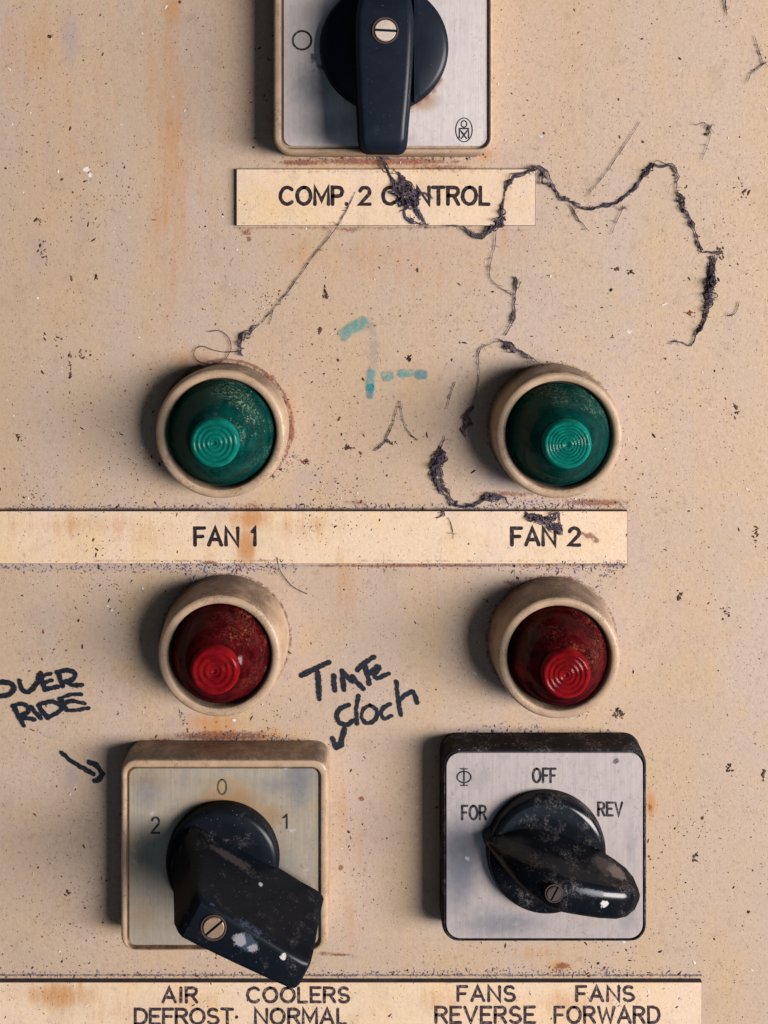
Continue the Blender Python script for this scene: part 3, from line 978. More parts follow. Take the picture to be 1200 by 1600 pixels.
def blobs(lst):
    def f(name, x, y):
        v = np.zeros_like(x)
        for nm, cx, cy, rx, ry, a in lst:
            if nm == name:
                v = np.maximum(v, a * np.exp(-((x - cx) / rx) ** 2 - ((y - cy) / ry) ** 2))
        return v
    return f


def ring_blob(cx, cy, r, w, a, arcs):
    return [('rust', cx + r * math.cos(math.radians(t)), cy - r * math.sin(math.radians(t)), w, w, a) for t in arcs]


def front_rect(ax0, ax1, ay0, ay1, h):
    a, b = U(ax0, ay0, h), U(ax1, ay1, h)
    return (a[0], b[0], a[1], b[1])


def loft_handle(mb, sections, ang, mi=0):
    """sections along the lever: (t, [ (s, h) ... ]) ; t along the lever, s across; rotated by ang (0 = right, positive = down)"""
    ca, sa = math.cos(ang), math.sin(ang)
    loops = []
    for t, prof in sections:
        loops.append([(t * ca - s * sa, t * sa + s * ca, h) for s, h in prof])
    mb.loft(loops, mi, cap0=True, cap1=True)


def bar_section(wb, wt, hb, ht, r=5.0, side=0.0):
    """cross-section of a lever: wide at the bottom, narrower and rounded at the top"""
    pts = [(-wb, hb), (-wb * .5 - wt * .5 - side, (hb + ht) * .5), (-wt - .6, ht - r)]
    for k in range(1, 6):
        a = k / 6 * math.pi / 2
        pts.append((-wt - .6 + r * (1 - math.cos(a)) , ht - r + r * math.sin(a)))
    pts.append((-wt + r, ht))
    q = [(-s, h) for s, h in pts[::-1]]
    return pts + q


# --- topmost switch: cream housing, pale plate, blue-black lever pointing straight down
BH = 62.0
def switch_control():
    outer = front_rect(428, 771, -100, 240, BH)
    inner = front_rect(439, 765, -90, 232, BH)
    ox, oy = (outer[0] + outer[1]) / 2, (outer[2] + outer[3]) / 2
    t = thing('rotary_switch', ox, oy, 'topmost rotary switch, lever pointing straight down over bright silver plate', 'rotary switch',
              'rotary switches on the panel')
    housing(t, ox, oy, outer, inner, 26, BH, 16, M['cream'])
    fh = BH - 4.5
    lst = ring_blob(600, 78, 97, 11, 1.0, range(-75, -30, 8)) + [('orange', 655, 162, 30, 18, 1.1), ('grime', 492, 98, 8, 12, .85),
          ('grime', 505, 112, 13, 6, .8), ('grime', 493, 118, 5, 6, .75), ('lilac', 495, 140, 44, 45, .75), ('lilac', 520, 200, 60, 25, .6), ('grime', 448, 215, 8, 14, .5)]
    pl = face_plate(t, ox, oy, inner, 16, fh, M['plate_silver'], blobs(lst))
    d = MB()
    cx, cy = U(472, 63, fh)
    ribbon(d, [(cx + 14 * math.cos(a) - ox, cy + 14 * math.sin(a) - oy) for a in np.linspace(0, 2 * math.pi, 40)], 3.2, fh + .3)
    d.build('dial_mark', M['print'], pl, smooth=False, recalc=False)
    e = MB()                                     # small oval maker's emblem in the corner
    ex, ey = U(725, 203, fh)
    ex, ey = ex - ox, ey - oy
    ribbon(e, [(ex + 12.5 * math.cos(a), ey + 18 * math.sin(a)) for a in np.linspace(0, 2 * math.pi, 40)], 1.6, fh + .3)
    ribbon(e, [(ex + 4.2 * math.cos(a), ey - 9 + 5 * math.sin(a)) for a in np.linspace(0, 2 * math.pi, 24)], 1.8, fh + .3)
    for st in ([(-7, 12), (-7, -1), (0, 7), (7, -1), (7, 12)], [(-7, -2), (7, -2)], [(-4, 13), (4, 3)], [(4, 13), (-4, 3)]):
        ribbon(e, [(ex + a, ey + b) for a, b in st], 2.2, fh + .3)
    e.build('emblem', M['print'], pl, smooth=False, recalc=False)
    kx, ky = U(600, 74, fh + 10)
    kx, ky = kx - ox, ky - oy
    k = MB()
    k.lathe([(97, fh + .5), (97, fh + 10), (96, fh + 16), (93, fh + 19.5), (88, fh + 21), (60, fh + 23)], kx, ky, 96)
    ko = k.build('knob', M['navy'], t, angle=50)
    # straight lever
    HT = fh + 100
    top = []
    secs = []
    for tt, wb, wt, ht, hb in ((-78, 22, 18, HT - 30, fh + 18), (-74, 33, 28, HT - 14, fh + 18), (-60, 42, 36, HT - 4, fh + 18), (-35, 45, 40, HT, fh + 18),
                               (0, 45, 40.5, HT + 1, fh + 18), (50, 43, 38.5, HT + 1, fh + 18), (90, 41, 36, HT, fh + 18), (115, 39, 34, HT - 1, fh + 10),
                               (142, 37.5, 32.5, HT - 3, fh + 9), (153, 35.5, 30.5, HT - 5, fh + 9), (159, 31, 26, HT - 9, fh + 11), (162, 24, 19, HT - 17, fh + 16)):
        secs.append((tt, [(s, h) for s, h in bar_section(wb, wt, hb, ht, 9)]))
    l = MB()
    loft_handle(l, secs, math.radians(90.8))
    l.v = [(x + kx, y + ky, h) for x, y, h in l.v]
    lo = l.build('lever', M['navy'], ko, angle=40)
    # side webs of the knob, left and right of the lever
    w = MB()
    for sg in (1,):
        w.loft([[(kx + sg * 46, ky - 82, fh + 16), (kx + sg * 54, ky - 78, fh + 16), (kx + sg * 54, ky + 78, fh + 16), (kx + sg * 46, ky + 84, fh + 16)],
                [(kx + sg * 44, ky - 80, fh + 46), (kx + sg * 50, ky - 74, fh + 46), (kx + sg * 50, ky + 72, fh + 46), (kx + sg * 44, ky + 80, fh + 46)]])
    w.build('rib', M['navy'], ko, angle=30)
    sx, sy = U(602, 48, HT)
    screw(ko, sx - ox, sy - oy, HT + 2, 15.5, math.radians(3), M['steel_pale'])


switch_control()


# --- lower switch with 0 1 2: cream housing, tarnished plate, square-ended black lever
def switch_cooler():
    B = 59.0
    outer = front_rect(189, 512, 1187, 1487, B)
    inner = front_rect(197, 501, 1199, 1483, B)
    ox, oy = (outer[0] + outer[1]) / 2, (outer[2] + outer[3]) / 2
    t = thing('rotary_switch', ox, oy, 'rotary switch with tarnished 0 1 2 plate and square-ended black lever', 'rotary switch',
              'rotary switches on the panel')
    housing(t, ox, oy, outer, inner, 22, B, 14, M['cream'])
    fh = B - 4.5
    c0 = U(348, 1340, fh)
    lst = [('white', 222, 1300, 9, 60, .42), ('white', 482, 1330, 8, 60, .42), ('white', 300, 1430, 70, 8, .40), ('orange', 240, 1190, 50, 26, .6), ('orange', 235, 1400, 40, 34, .55), ('orange', 350, 1196, 80, 14, .5), ('rust', 470, 1400, 10, 20, .4), ('orange', c0[0] + 10, c0[1] - 80, 66, 32, 1.0), ('orange', c0[0] + 70, c0[1] - 60, 30, 30, .8), ('lilac', 470 , 1190, 30, 60, .8),
           ('lilac', 430, 1340, 40, 80, .75), ('lilac', 240, 1210, 30, 40, .6), ('white', 452, 1172, 9, 5, .8), ('white', 248, 1242, 10, 8, .6), ('white', 462, 1268, 10, 6, .6),
           ('white', 440, 1236, 4, 8, .5), ('white', 225, 1320, 7, 10, .45), ('lilac', 440, 1200, 40, 20, .6), ('grime', 250, 1268, 8, 5, .5),
           ('white', 262, 1400, 10, 6, .45)]
    pl = face_plate(t, ox, oy, inner, 14, fh, M['plate_tarnish'], blobs(lst))
    for s, ax0, ax1, ay0, ay1, mt, w in (('0', 340.5, 354, 1218, 1241, 'print_faint', 2.6), ('1', 443, 450, 1273, 1294, 'print', 3.0),
                                         ('2', 237, 249, 1277, 1301, 'print', 3.2)):
        d = MB()
        a, b = U(ax0, ay0, fh), U(ax1, ay1, fh)
        text(d, s, a[0], b[0], a[1], b[1], w, fh + .3, .2, ox, oy)
        d.build('dial_mark', M[mt], pl, smooth=False, recalc=False)
    kx, ky = U(349, 1340, fh + 4)
    kx, ky = kx - ox, ky - oy
    k = MB()
    k.lathe([(85, fh + .5), (85, fh + 14), (84, fh + 20), (81, fh + 24), (76, fh + 26), (60, fh + 27)], kx, ky, 96)
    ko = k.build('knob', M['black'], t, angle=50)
    HT = 224.0
    hb = fh + 20
    secs = []
    for tt, wb, wt, ht in ((-72, 34, 20, hb + 8), (-68, 38, 24, hb + 24), (-52, 40, 28, hb + 72), (-38, 40, 30.5, HT - 18), (-29, 40, 31, HT - 6), (-22, 40, 31, HT - 1),
                           (0, 40, 30, HT), (60, 40, 27, HT), (115, 40, 24, HT - 1), (140, 40, 22.5, HT - 2), (148, 39, 21.5, HT - 5),
                           (152, 37.5, 20, HT - 11), (155, 36, 20, HT - 40), (158, 33, 22, hb + 34)):
        hbb = hb if tt < 70 else hb + 6
        secs.append((tt, [(s_ + 4, h_) for s_, h_ in bar_section(wb, wt, hbb, ht, 9)]))
    l = MB()
    ang = math.radians(28.5)
    loft_handle(l, secs, ang)
    l.v = [(x + kx, y + ky, h) for x, y, h in l.v]
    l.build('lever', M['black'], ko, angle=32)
    sx, sy = U(334, 1449, HT)
    screw(ko, sx - ox, sy - oy, HT + .8, 14.5, math.radians(-40), M['brass'])


switch_cooler()


# --- lower switch with FOR OFF REV: black housing, grey plate, curved glossy lever
def switch_fans():
    B = 53.0
    outer = front_rect(692, 1010, 1171, 1472, B)
    inner = front_rect(696, 1006, 1175, 1468, B)
    ox, oy = (outer[0] + outer[1]) / 2, (outer[2] + outer[3]) / 2
    t = thing('rotary_switch', ox, oy, 'black rotary switch with FOR OFF REV plate and curved glossy lever', 'rotary switch',
              'rotary switches on the panel')
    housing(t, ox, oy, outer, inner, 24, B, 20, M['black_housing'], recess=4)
    fh = B - .4
    lst = [('lilac', 712, 1320, 34, 90, 1.0), ('lilac', 780, 1410, 90, 28, .75), ('lilac', 730, 1190, 50, 24, .45), ('lilac', 970, 1390, 22, 50, .6), ('white', 745, 1395, 14, 9, .5), ('white', 800, 1412, 10, 6, .45), ('grime', 745, 1372, 6, 5, .6), ('lilac', 735, 1270, 50, 40, .5), ('grime', 951, 1165, 7, 7, 1.0), ('grime', 955, 1176, 3, 9, .75),
           ('lilac', 760, 1400, 60, 30, .6), ('white', 726, 1312, 5, 5, .7), ('grime', 725, 1290, 4, 4, .7), ('orange', 900, 1400, 60, 20, .25),
           ('lilac', 975, 1290, 14, 60, .45), ('grime', 757, 1220, 10, 10, .35)]
    pl = face_plate(t, ox, oy, inner, 22, fh, M['plate_grey'], blobs(lst), gap=1.8)
    for s, ax0, ax1, ay0, ay1 in (('OFF', 833, 868, 1201, 1222), ('FOR', 722, 759, 1259, 1280), ('REV', 935, 972, 1254, 1274)):
        d = MB()
        a, b = U(ax0, ay0, fh), U(ax1, ay1, fh)
        text(d, s, a[0], b[0], a[1], b[1], 3.6, fh + .3, .28, ox, oy)
        d.build('dial_mark', M['print'], pl, smooth=False, recalc=False)
    e = MB()
    ex, ey = U(725, 1214, fh)
    ex, ey = ex - ox, ey - oy
    ribbon(e, [(ex + 10.5 * math.cos(a), ey + 8.5 * math.sin(a)) for a in np.linspace(0, 2 * math.pi, 40)], 2.2, fh + .3)
    ribbon(e, [(ex, ey - 13), (ex, ey + 13)], 2.6, fh + .3)
    ribbon(e, [(ex - 5, ey - 12.5), (ex + 5, ey - 12.5)], 1.8, fh + .3)
    ribbon(e, [(ex - 5, ey + 12.5), (ex + 5, ey + 12.5)], 1.8, fh + .3)
    e.build('emblem', M['print'], pl, smooth=False, recalc=False)
    kx, ky = U(853, 1330, fh + 8)
    kx, ky = kx - ox, ky - oy
    k = MB()
    k.lathe([(90, fh + .5), (90, fh + 10), (89, fh + 16), (87, fh + 20), (83, fh + 23.5), (78, fh + 25), (55, fh + 26)], kx, ky, 96)
    ko = k.build('knob', M['black_gloss'], t, angle=60)
    hb = fh + 20
    HT = 176.0
    secs = []
    #      t     half-width low, half-width high, top height, bottom height
    data = ((-98, 3, 1.5, hb + 5, hb - 14), (-90, 14, 5, hb + 14, hb - 18), (-72, 30, 12, hb + 42, hb - 16), (-50, 41, 18, hb + 74, hb - 12), (-28, 46, 22, HT - 14, hb - 14),
            (-8, 46, 25, HT - 2, hb - 12), (14, 43, 26, HT, hb - 10), (40, 37, 25.5, HT - 2, hb - 6), (68, 31, 25, HT - 6, hb + 4), (94, 27, 23.5, HT - 12, hb + 16),
            (110, 23, 21, HT - 20, hb + 24), (122, 16, 15, HT - 32, hb + 32), (129, 7, 6, HT - 46, hb + 44))
    for tt, wb, wt, ht, hbb in data:
        r = min(13, wt * .7)
        pr = []
        n = 7
        pr.append((-wb, hbb))
        pr.append((-(wb * .68 + wt * .32) + wb * .05, hbb + (ht - hbb) * .22))
        pr.append((-(wb * .34 + wt * .66) + wb * .07, hbb + (ht - hbb) * .48))
        for kk in range(n + 1):
            a = kk / n * math.pi / 2
            pr.append((-wt + r * 1.6 * (1 - math.cos(a)) * min(1, wt / (r * 1.6)), ht - r + r * math.sin(a)))
        secs.append((tt, pr + [(-s, h) for s, h in pr[::-1]]))
    l = MB()
    loft_handle(l, secs, math.radians(14.0))
    l.v = [(x + kx, y + ky, h) for x, y, h in l.v]
    lo = l.build('lever', M['black_gloss'], ko, angle=60)
    sx, sy = U(866, 1397, HT)
    screw(ko, sx - ox, sy - oy, HT - 1.2, 10.5, math.radians(-62), M['screw_dark'])


switch_fans()


# ------------------------------------------------------------------ writing and paint on the panel (parts of it)
def panel_strokes(name, mat, strokes, w, sc, x0, y0, h=0.6, jitter=0.8, label=None, attr=False):
    mb = MB()
    for st in strokes:
        ww = w
        if isinstance(st, tuple):
            st, ww = st
        q = [(x0 + a / sc, y0 + b / sc) for a, b in st]
        q = smooth_path(q, 2.5)
        q = [(a - 600, b - 800) for a, b in q]
        ww = ww * 1.05
        wob = [random.uniform(.88, 1.12) for _ in range(6)]
        ribbon(mb, q, ww, h, jitter=jitter, attr=attr, caps=not attr,
               taper=lambda u: np.interp(u, np.linspace(0, 1, 6), wob))
    o = mb.build(name, mat, panel, smooth=False, recalc=False)
    if label:
        o['label'] = label
    return o


panel_strokes('marker_writing', M['marker'], [
    [(145, 255), (240, 208), (345, 160)], [(262, 232), (268, 330), (274, 425)], [(378, 258), (380, 310), (386, 362)],
    [(452, 358), (442, 290), (437, 222)], [(440, 222), (475, 262), (510, 300)], [(512, 262), (550, 310), (590, 350)],
    [(550, 215), (600, 165), (668, 122)], [(598, 180), (620, 250), (632, 312)],
    ([(640, 240), (690, 190), (708, 205), (670, 250), (690, 275), (775, 242)], 6.6),
    ([(485, 468), (420, 500), (400, 540), (415, 590), (470, 612), (515, 582)], 6.8), ([(556, 402), (540, 500), (545, 602)], 6.4),
    ([(640, 470), (590, 500), (580, 560), (620, 600), (675, 575), (690, 510), (640, 468)], 5.6),
    ([(785, 462), (735, 490), (718, 535), (745, 566), (795, 546)], 6), ([(828, 300), (840, 420), (862, 540)], 6.4),
    ([(848, 440), (895, 395), (950, 375), (978, 450)], 6.6)],
    7.6, 4.615, 440, 1000, label='black marker handwriting reading Time Clock')
panel_strokes('marker_arrow', M['marker'], [([(455, 645), (440, 700), (422, 762)], 8.4), ([(368, 708), (382, 745), (396, 778)], 7.4), ([(396, 776), (440, 758)], 6)],
              7.6, 4.615, 440, 1000, label='short black marker arrow under Time Clock')
panel_strokes('marker_writing', M['marker'], [
    [(-50, 300), (-30, 260), (20, 246), (70, 258), (82, 290), (50, 322), (0, 328), (-40, 318)],
    [(115, 238), (132, 290), (170, 302), (215, 258), (235, 205)], [(240, 195), (252, 245), (265, 292)], ([(240, 212), (300, 196)], 6), ([(255, 250), (305, 236)], 5.6),
    ([(265, 290), (340, 274)], 6.6), [(348, 192), (355, 230), (368, 268)], ([(335, 190), (400, 178), (442, 196), (425, 232), (370, 250)], 6.6),
    ([(385, 242), (425, 264), (485, 262)], 6.4),
    [(82, 388), (110, 445), (140, 500)], ([(75, 388), (130, 372), (168, 398), (160, 428), (112, 448)], 6.6), ([(118, 455), (160, 458), (205, 466)], 6),
    [(185, 395), (210, 425), (240, 458)], [(228, 385), (252, 420), (282, 455)], ([(235, 375), (310, 362), (362, 395), (335, 428), (280, 455)], 6.4),
    [(358, 350), (372, 380), (392, 408)], ([(350, 345), (410, 322), (480, 318)], 5.6), ([(375, 372), (430, 358), (498, 372)], 6), ([(390, 412), (450, 412), (522, 398)], 6)],
    7.4, 3.75, 0, 1000, label='black marker handwriting reading Over Ride')
panel_strokes('marker_arrow', M['marker'], [[(362, 660), (430, 715), (550, 785)], ([(525, 716), (568, 735), (602, 785)], 8), ([(602, 785), (585, 815), (556, 825)], 8)],
              6.6, 3.75, 0, 1000, label='long black marker arrow under Over Ride')


def smear(name, mat, strokes, label=None):
    mb = MB()
    for pts, w in strokes:
        q = smooth_path([(280 + a / 2.727 - 600, 400 + b / 2.727 - 800) for a, b in pts], 1.5)
        n = len(q)
        # five lanes across, so the paint can thin towards its rim
        vs, at, fs = [], [], []
        lanes = np.linspace(-1, 1, 9)
        t = (q[-1] - q[0]) / np.linalg.norm(q[-1] - q[0])
        nn = np.array((-t[1], t[0]))
        ext = w * .5
        q = np.vstack([[q[0] - t * ext * k for k in (1, .75, .5, .25)], q, [q[-1] + t * ext * k for k in (.25, .5, .75, 1)]])
        n = len(q)
        for i in range(n):
            e = min(i, n - 1 - i)
            s = math.sqrt(max(0.02, 1 - (1 - min(1, e / 4)) ** 2))
            for l in lanes:
                p = q[i] + nn * l * w * .5 * s * random.uniform(.93, 1.07)
                vs.append((p[0], p[1], 0.45 + _lift[0] * .03))
                at.append(min(1 - abs(l), min(1, e / 4)))
        _lift[0] = (_lift[0] + 1) % 12
        for i in range(n - 1):
            for l in range(8):
                fs.append([i * 9 + l, i * 9 + l + 1, i * 9 + l + 10, i * 9 + l + 9])
        mb.add(vs, fs, 0, None, at)
    o = mb.build(name, mat, panel, smooth=False, recalc=False, edge_attr='edge')
    if label:
        o['label'] = label


smear('paint_smudge', M['teal_faint'], [([(825, 300), (832, 390), (828, 480)], 17), ([(770, 300), (800, 290)], 26)], 'faint grey paint smear')
smear('paint_smudge', M['teal'], [([(705, 335), (745, 305), (780, 285)], 25), ([(820, 500), (815, 560)], 19), ([(885, 512), (895, 510)], 21),
                                  ([(950, 500), (985, 498)], 17)], 'teal paint smear in broken strokes')
smear('paint_smudge', M['teal_deep'], [([(815, 560), (814, 595)], 14), ([(1025, 505), (1038, 506)], 20)], 'deep teal paint dabs')


# ------------------------------------------------------------------ cobwebs, hairs
def tube(mb, pts, rad, sides=5):
    n = len(pts)
    loops = []
    for i in range(n):
        t = pts[min(i + 1, n - 1)] - pts[max(i - 1, 0)]
        t = t / (np.linalg.norm(t) + 1e-9)
        a = np.cross(t, (0, 0, 1.0))
        if np.linalg.norm(a) < 1e-4:
            a = np.array((1.0, 0, 0))
        a /= np.linalg.norm(a)
        b = np.cross(t, a)
        r = rad[i] if hasattr(rad, '__len__') else rad
        loops.append([tuple(pts[i] + r * (a * math.cos(k) + b * math.sin(k))) for k in np.linspace(0, 2 * math.pi, sides, endpoint=False)])
    mb.loft(loops, cap0=True, cap1=True)


def wander(n, scale):
    """smooth random walk with zero mean"""
    m = max(3, int(n / scale) + 2)
    return np.interp(np.linspace(0, m - 1, n), np.arange(m), rng.normal(0, 1, m))


def strand(mb, pts, o, fib=None, h0=1.0, fr=0.68, fuzz=0.6):
    """dust-laden web: pts (x, y, half-width[, h]); many fibres following the path"""
    pts = [tuple(p) + ((h0,) if len(p) == 3 else ()) for p in pts]
    q = smooth_path([(p[0], p[1], p[2], p[3]) for p in pts], 1.8)
    n = len(q)
    d = np.gradient(q[:, :2], axis=0)
    d /= np.linalg.norm(d, axis=1)[:, None] + 1e-9
    nn = np.stack([-d[:, 1], d[:, 0]], 1)
    W = np.clip(q[:, 2], 0.2, None) * np.clip(1 + 0.35 * wander(n, 5), .3, 2)
    W *= 0.85 + 0.09 * np.clip(W, 0, 5)
    wig = (wander(n, 4) * 0.55 + wander(n, 12) * 0.6) * np.clip(W, .3, 2)
    k = int(fib * 1.5 if fib and fib > 5 else fib or 4 + n * .10 + n * W.mean() * .055)
    for f in range(k):
        a = rng.uniform(0, 6.28)
        off = np.clip(wander(n, 6) + .5 * wander(n, 2.5), -1.8, 1.8) * W * (0.62 if k > 5 else 0.35) + wig
        hh = q[:, 3] + fr + np.abs(wander(n, 7)) * W * 0.55
        p = np.stack([q[:, 0] + nn[:, 0] * off - o[0], q[:, 1] + nn[:, 1] * off - o[1], hh], 1)
        r = fr * (0.55 + 0.5 * np.abs(wander(n, 5))) * (0.55 + 0.19 * np.clip(W, 0, 5))
        i0, i1 = (0, n) if f < (2 if k > 5 else 1) else sorted(rng.integers(0, n, 2))
        if i1 - i0 < 4:
            continue
        if f >= 2:
            i1 = min(i1, i0 + int(rng.uniform(8, 34)))
        r = r[i0:i1]
        r[0] *= .3
        r[-1] *= .3
        tube(mb, p[i0:i1], r, 5)
    # clots of dust caught along it
    for c in range(int(n * 0.22 * min(1, W.mean() / 2.2))):
        i = rng.integers(0, n)
        clot(mb, q[i, 0] - o[0] + rng.normal(0, W[i] * .5), q[i, 1] - o[1] + rng.normal(0, W[i] * .5), q[i, 3], rng.uniform(.3, 1.0) * min(3.2, W[i] * .6 + .4))
    for c in range(int(n * fuzz * 0.25)):
        i = rng.integers(0, n)
        a = rng.uniform(0, 6.28)
        L = rng.uniform(3, 9)
        s = np.linspace(0, 1, 6)
        bend = rng.normal(0, 2.2)
        p = np.stack([q[i, 0] - o[0] + L * s * math.cos(a) - bend * s * s * math.sin(a), q[i, 1] - o[1] + L * s * math.sin(a) + bend * s * s * math.cos(a),
                      q[i, 3] + .5 + s * rng.uniform(0, 2)], 1)
        tube(mb, p, 0.30, 4)


def clot(mb, x, y, h, r):
    n = 7
    e = rng.uniform(.6, 1.6)
    a0 = rng.uniform(0, 3.14)
    loops = []
    jit = rng.uniform(.65, 1.3, n)
    for rr, hh in ((1, 0), (.85, .5), (.45, .9)):
        l = []
        for k in range(n):
            a = 2 * math.pi * k / n
            px, py = r * rr * jit[k] * math.cos(a) * e, r * rr * jit[k] * math.sin(a) / e
            l.append((x + px * math.cos(a0) - py * math.sin(a0), y + px * math.sin(a0) + py * math.cos(a0), h + hh * r * .8))
        loops.append(l)
    mb.loft(loops, cap1=True)


def cobweb(o, strands, label, name='cobweb', cat='cobweb', group='grimy cobwebs', mat='web'):
    mb = MB()
    for s in strands:
        kw = {}
        if isinstance(s, dict):
            kw = dict(s)
            s = kw.pop('p')
        strand(mb, s, o, **kw)
    ob = mb.build(name, M[mat], at=o, angle=60)
    tag(ob, label, cat, group)
    return ob


PH = PLATE_H + .6
cobweb((628, 310), [
    [(597, 246, 2.0, 3), (603, 262, 2.2, 6), (612, 280, 2, PH), (625, 296, 6, PH), (640, 315, 6, PH), (655, 335, 2.5, PH), (667, 351, 2, PH)],
    [(612, 262, 1.4, 6), (632, 285, 3, PH), (646, 308, 5, PH), (650, 330, 3, PH), (660, 347, 2, PH)],
    [(606, 300, 1.0, PH), (622, 306, 5, PH), (640, 322, 3, PH), (624, 330, 1, PH)],
    {'p': [(590, 262, .8, 6), (604, 270, 1, PH), (622, 272, 1, PH)], 'fib': 3},
    {'p': [(622, 294, 3, PH), (642, 300, 8, PH), (662, 302, 3, PH), (676, 312, 1, PH)], 'fib': 10},
    {'p': [(618, 312, 4, PH), (640, 316, 10, PH), (656, 310, 2, PH)], 'fib': 9},
    {'p': [(640, 318, 2, PH), (634, 334, 2, PH), (650, 346, 2, PH), (668, 352, 3, PH)], 'fib': 8},
], 'thick dark cobweb clump hanging over the CONTROL lettering')
cobweb((930, 330), [
    [(690, 352, 1.2, PH), (720, 352, 1.0, 6), (738, 363, 2.2, 2), (752, 369, 2.6, 2), (768, 358, 3.2, 5), (780, 350, 5, PH), (784, 336, 4.5, PH), (786, 318, 1.6, PH),
     (790, 294, 2, PH), (800, 278, 3.6, PH), (818, 272, 3.0, PH), (835, 268, 3.0, PH), (848, 268, 6, 2), (858, 282, 5.5, 1), (872, 300, 3.4, 1), (888, 312, 2.6, 1),
     (906, 322, 2.2, 1)],
    [(776, 346, 5, PH), (790, 342, 2, PH)],
    [(896, 316, 2.4, 1), (910, 326, 2, 1), (932, 324, 2, 1), (958, 318, 1.6, 1), (978, 306, 1.4, 1), (996, 290, 2.6, 1), (1008, 270, 2.2, 1), (1016, 259, 3.4, 1), (1034, 258, 2.4, 1),
     (1050, 260, 2.6, 1), (1054, 276, 1.8, 1), (1058, 300, 2.2, 1), (1066, 322, 4, 1), (1078, 338, 2.6, 1), (1086, 362, 2.2, 1), (1096, 390, 2, 1), (1110, 397, 3, 1), (1120, 396, 3.4, 1),
     (1124, 388, 2.4, 1)],
    [(1118, 398, 2.2, 1), (1114, 420, 4.2, 1), (1110, 445, 4.8, 1), (1106, 475, 4.4, 1), (1100, 500, 3.6, 1), (1088, 524, 3.0, 1), (1078, 539, 1.4, 1), (1064, 535, .8, 1), (1052, 533, .7, 1), (1046, 538, .5, 1)],
    {'p': [(1016, 258, .8, 1), (1028, 250, .6, 1), (1042, 257, .6, 1)], 'fib': 3},
    {'p': [(888, 318, 1.2, 1), (900, 336, 1.2, 1), (918, 360, .6, 1)], 'fib': 4},
    {'p': [(975, 322, .6, 1), (966, 340, .4, 1), (954, 368, .6, 1)], 'fib': 2},
    {'p': [(956, 316, .6, 1), (968, 328, .8, 1), (978, 322, .5, 1)], 'fib': 2},
    {'p': [(1112, 400, 2, 1), (1109, 445, 2.6, 1), (1102, 495, 2, 1)], 'fib': 12},
], 'long dark cobweb strand looping over bare panel beside COMP. 2 CONTROL nameplate')
cobweb((775, 440), [
    {'p': [(776, 362, 2.4, 1), (772, 388, .8, 1), (764, 428, .7, 1), (776, 444, .8, 1), (796, 458, .7, 1)], 'fib': 4},
    [(808, 432, 2.4, 1), (806, 446, 1.6, 1), (804, 470, 1.4, 1), (804, 490, 2.6, 1), (800, 508, 1.6, 1), (788, 524, 1.2, 1)],
    {'p': [(808, 440, 3, 1), (808, 446, 2.5, 1), (806, 454, 1, 1)], 'fib': 7},
    {'p': [(796, 458, .7, 1), (802, 456, .7, 1)], 'fib': 3},
], 'thin broken cobweb thread dropping from the COMP. 2 CONTROL nameplate')
cobweb((760, 590), [
    {'p': [(779, 528, 1.6, 1), (800, 541, 2.2, 2), (826, 557, 1.8, 4), (850, 570, 1.2, 5)], 'fib': 10},
    [(784, 534, 1.6, 1), (794, 546, 4.5, 1), (802, 553, 3, 1)],
    {'p': [(822, 556, .8, 3), (823, 568, .8, 3), (823, 574, .6, 3)], 'fib': 3},
    {'p': [(779, 532, 1, 1), (760, 540, .7, 1), (749, 549, 1.2, 1), (748, 580, .8, 1), (746, 606, 1, 1), (740, 630, 1.4, 1)], 'fib': 4},
    [(738, 632, 2, 1), (732, 650, 4.4, 1), (728, 668, 4.2, 1), (726, 682, 1.4, 1)],
    {'p': [(712, 596, .5, 1), (704, 618, .5, 1), (698, 640, .5, 1)], 'fib': 2},
], 'dark cobweb trailing from the top of the FAN 2 green lamp bezel')
cobweb((735, 760), [
    {'p': [(695, 680, .6, 1), (692, 692, 1.2, 1), (688, 700, 3, 1)], 'fib': 4},
    {'p': [(690, 696, 3, 1), (690, 712, 7.5, 1), (684, 726, 6, 1), (678, 740, 4, 1), (676, 752, 2, 1)], 'fib': 26},
    [(682, 724, 3, 1), (678, 746, 2.4, 1), (688, 766, 3, 1), (700, 778, 3.6, 1), (712, 788, 4, 1), (726, 790, 3, 1)],
    [(688, 724, 2, 1), (692, 750, 2.6, 1), (702, 772, 2, 1), (716, 788, 2, 1)],
    [(726, 790, 3, 2), (744, 787, 2.6, 2), (756, 778, 3.4, 2), (772, 774, 3.4, 2), (788, 776, 3.4, 2), (796, 788, 2, 3)],
    [(694, 790, 1.6, 6), (690, 802, 3.2, PH), (684, 810, 2, PH)],
    {'p': [(700, 806, .5, PH), (706, 822, .5, PH), (708, 840, .4, PH)], 'fib': 2},
    [(814, 795, 2.6, 5), (828, 804, 4.2, PH), (846, 812, 4.4, PH), (862, 820, 5, PH), (874, 832, 2.6, PH)],
    [(850, 816, 4, PH), (864, 804, 4.4, PH), (872, 800, 1.6, PH), (876, 826, 2, PH)],
    {'p': [(856, 818, 5, PH), (870, 822, 5, PH), (878, 834, 2, PH)], 'fib': 16},
], 'heavy dark cobweb clump sagging onto the FAN 2 lettering')
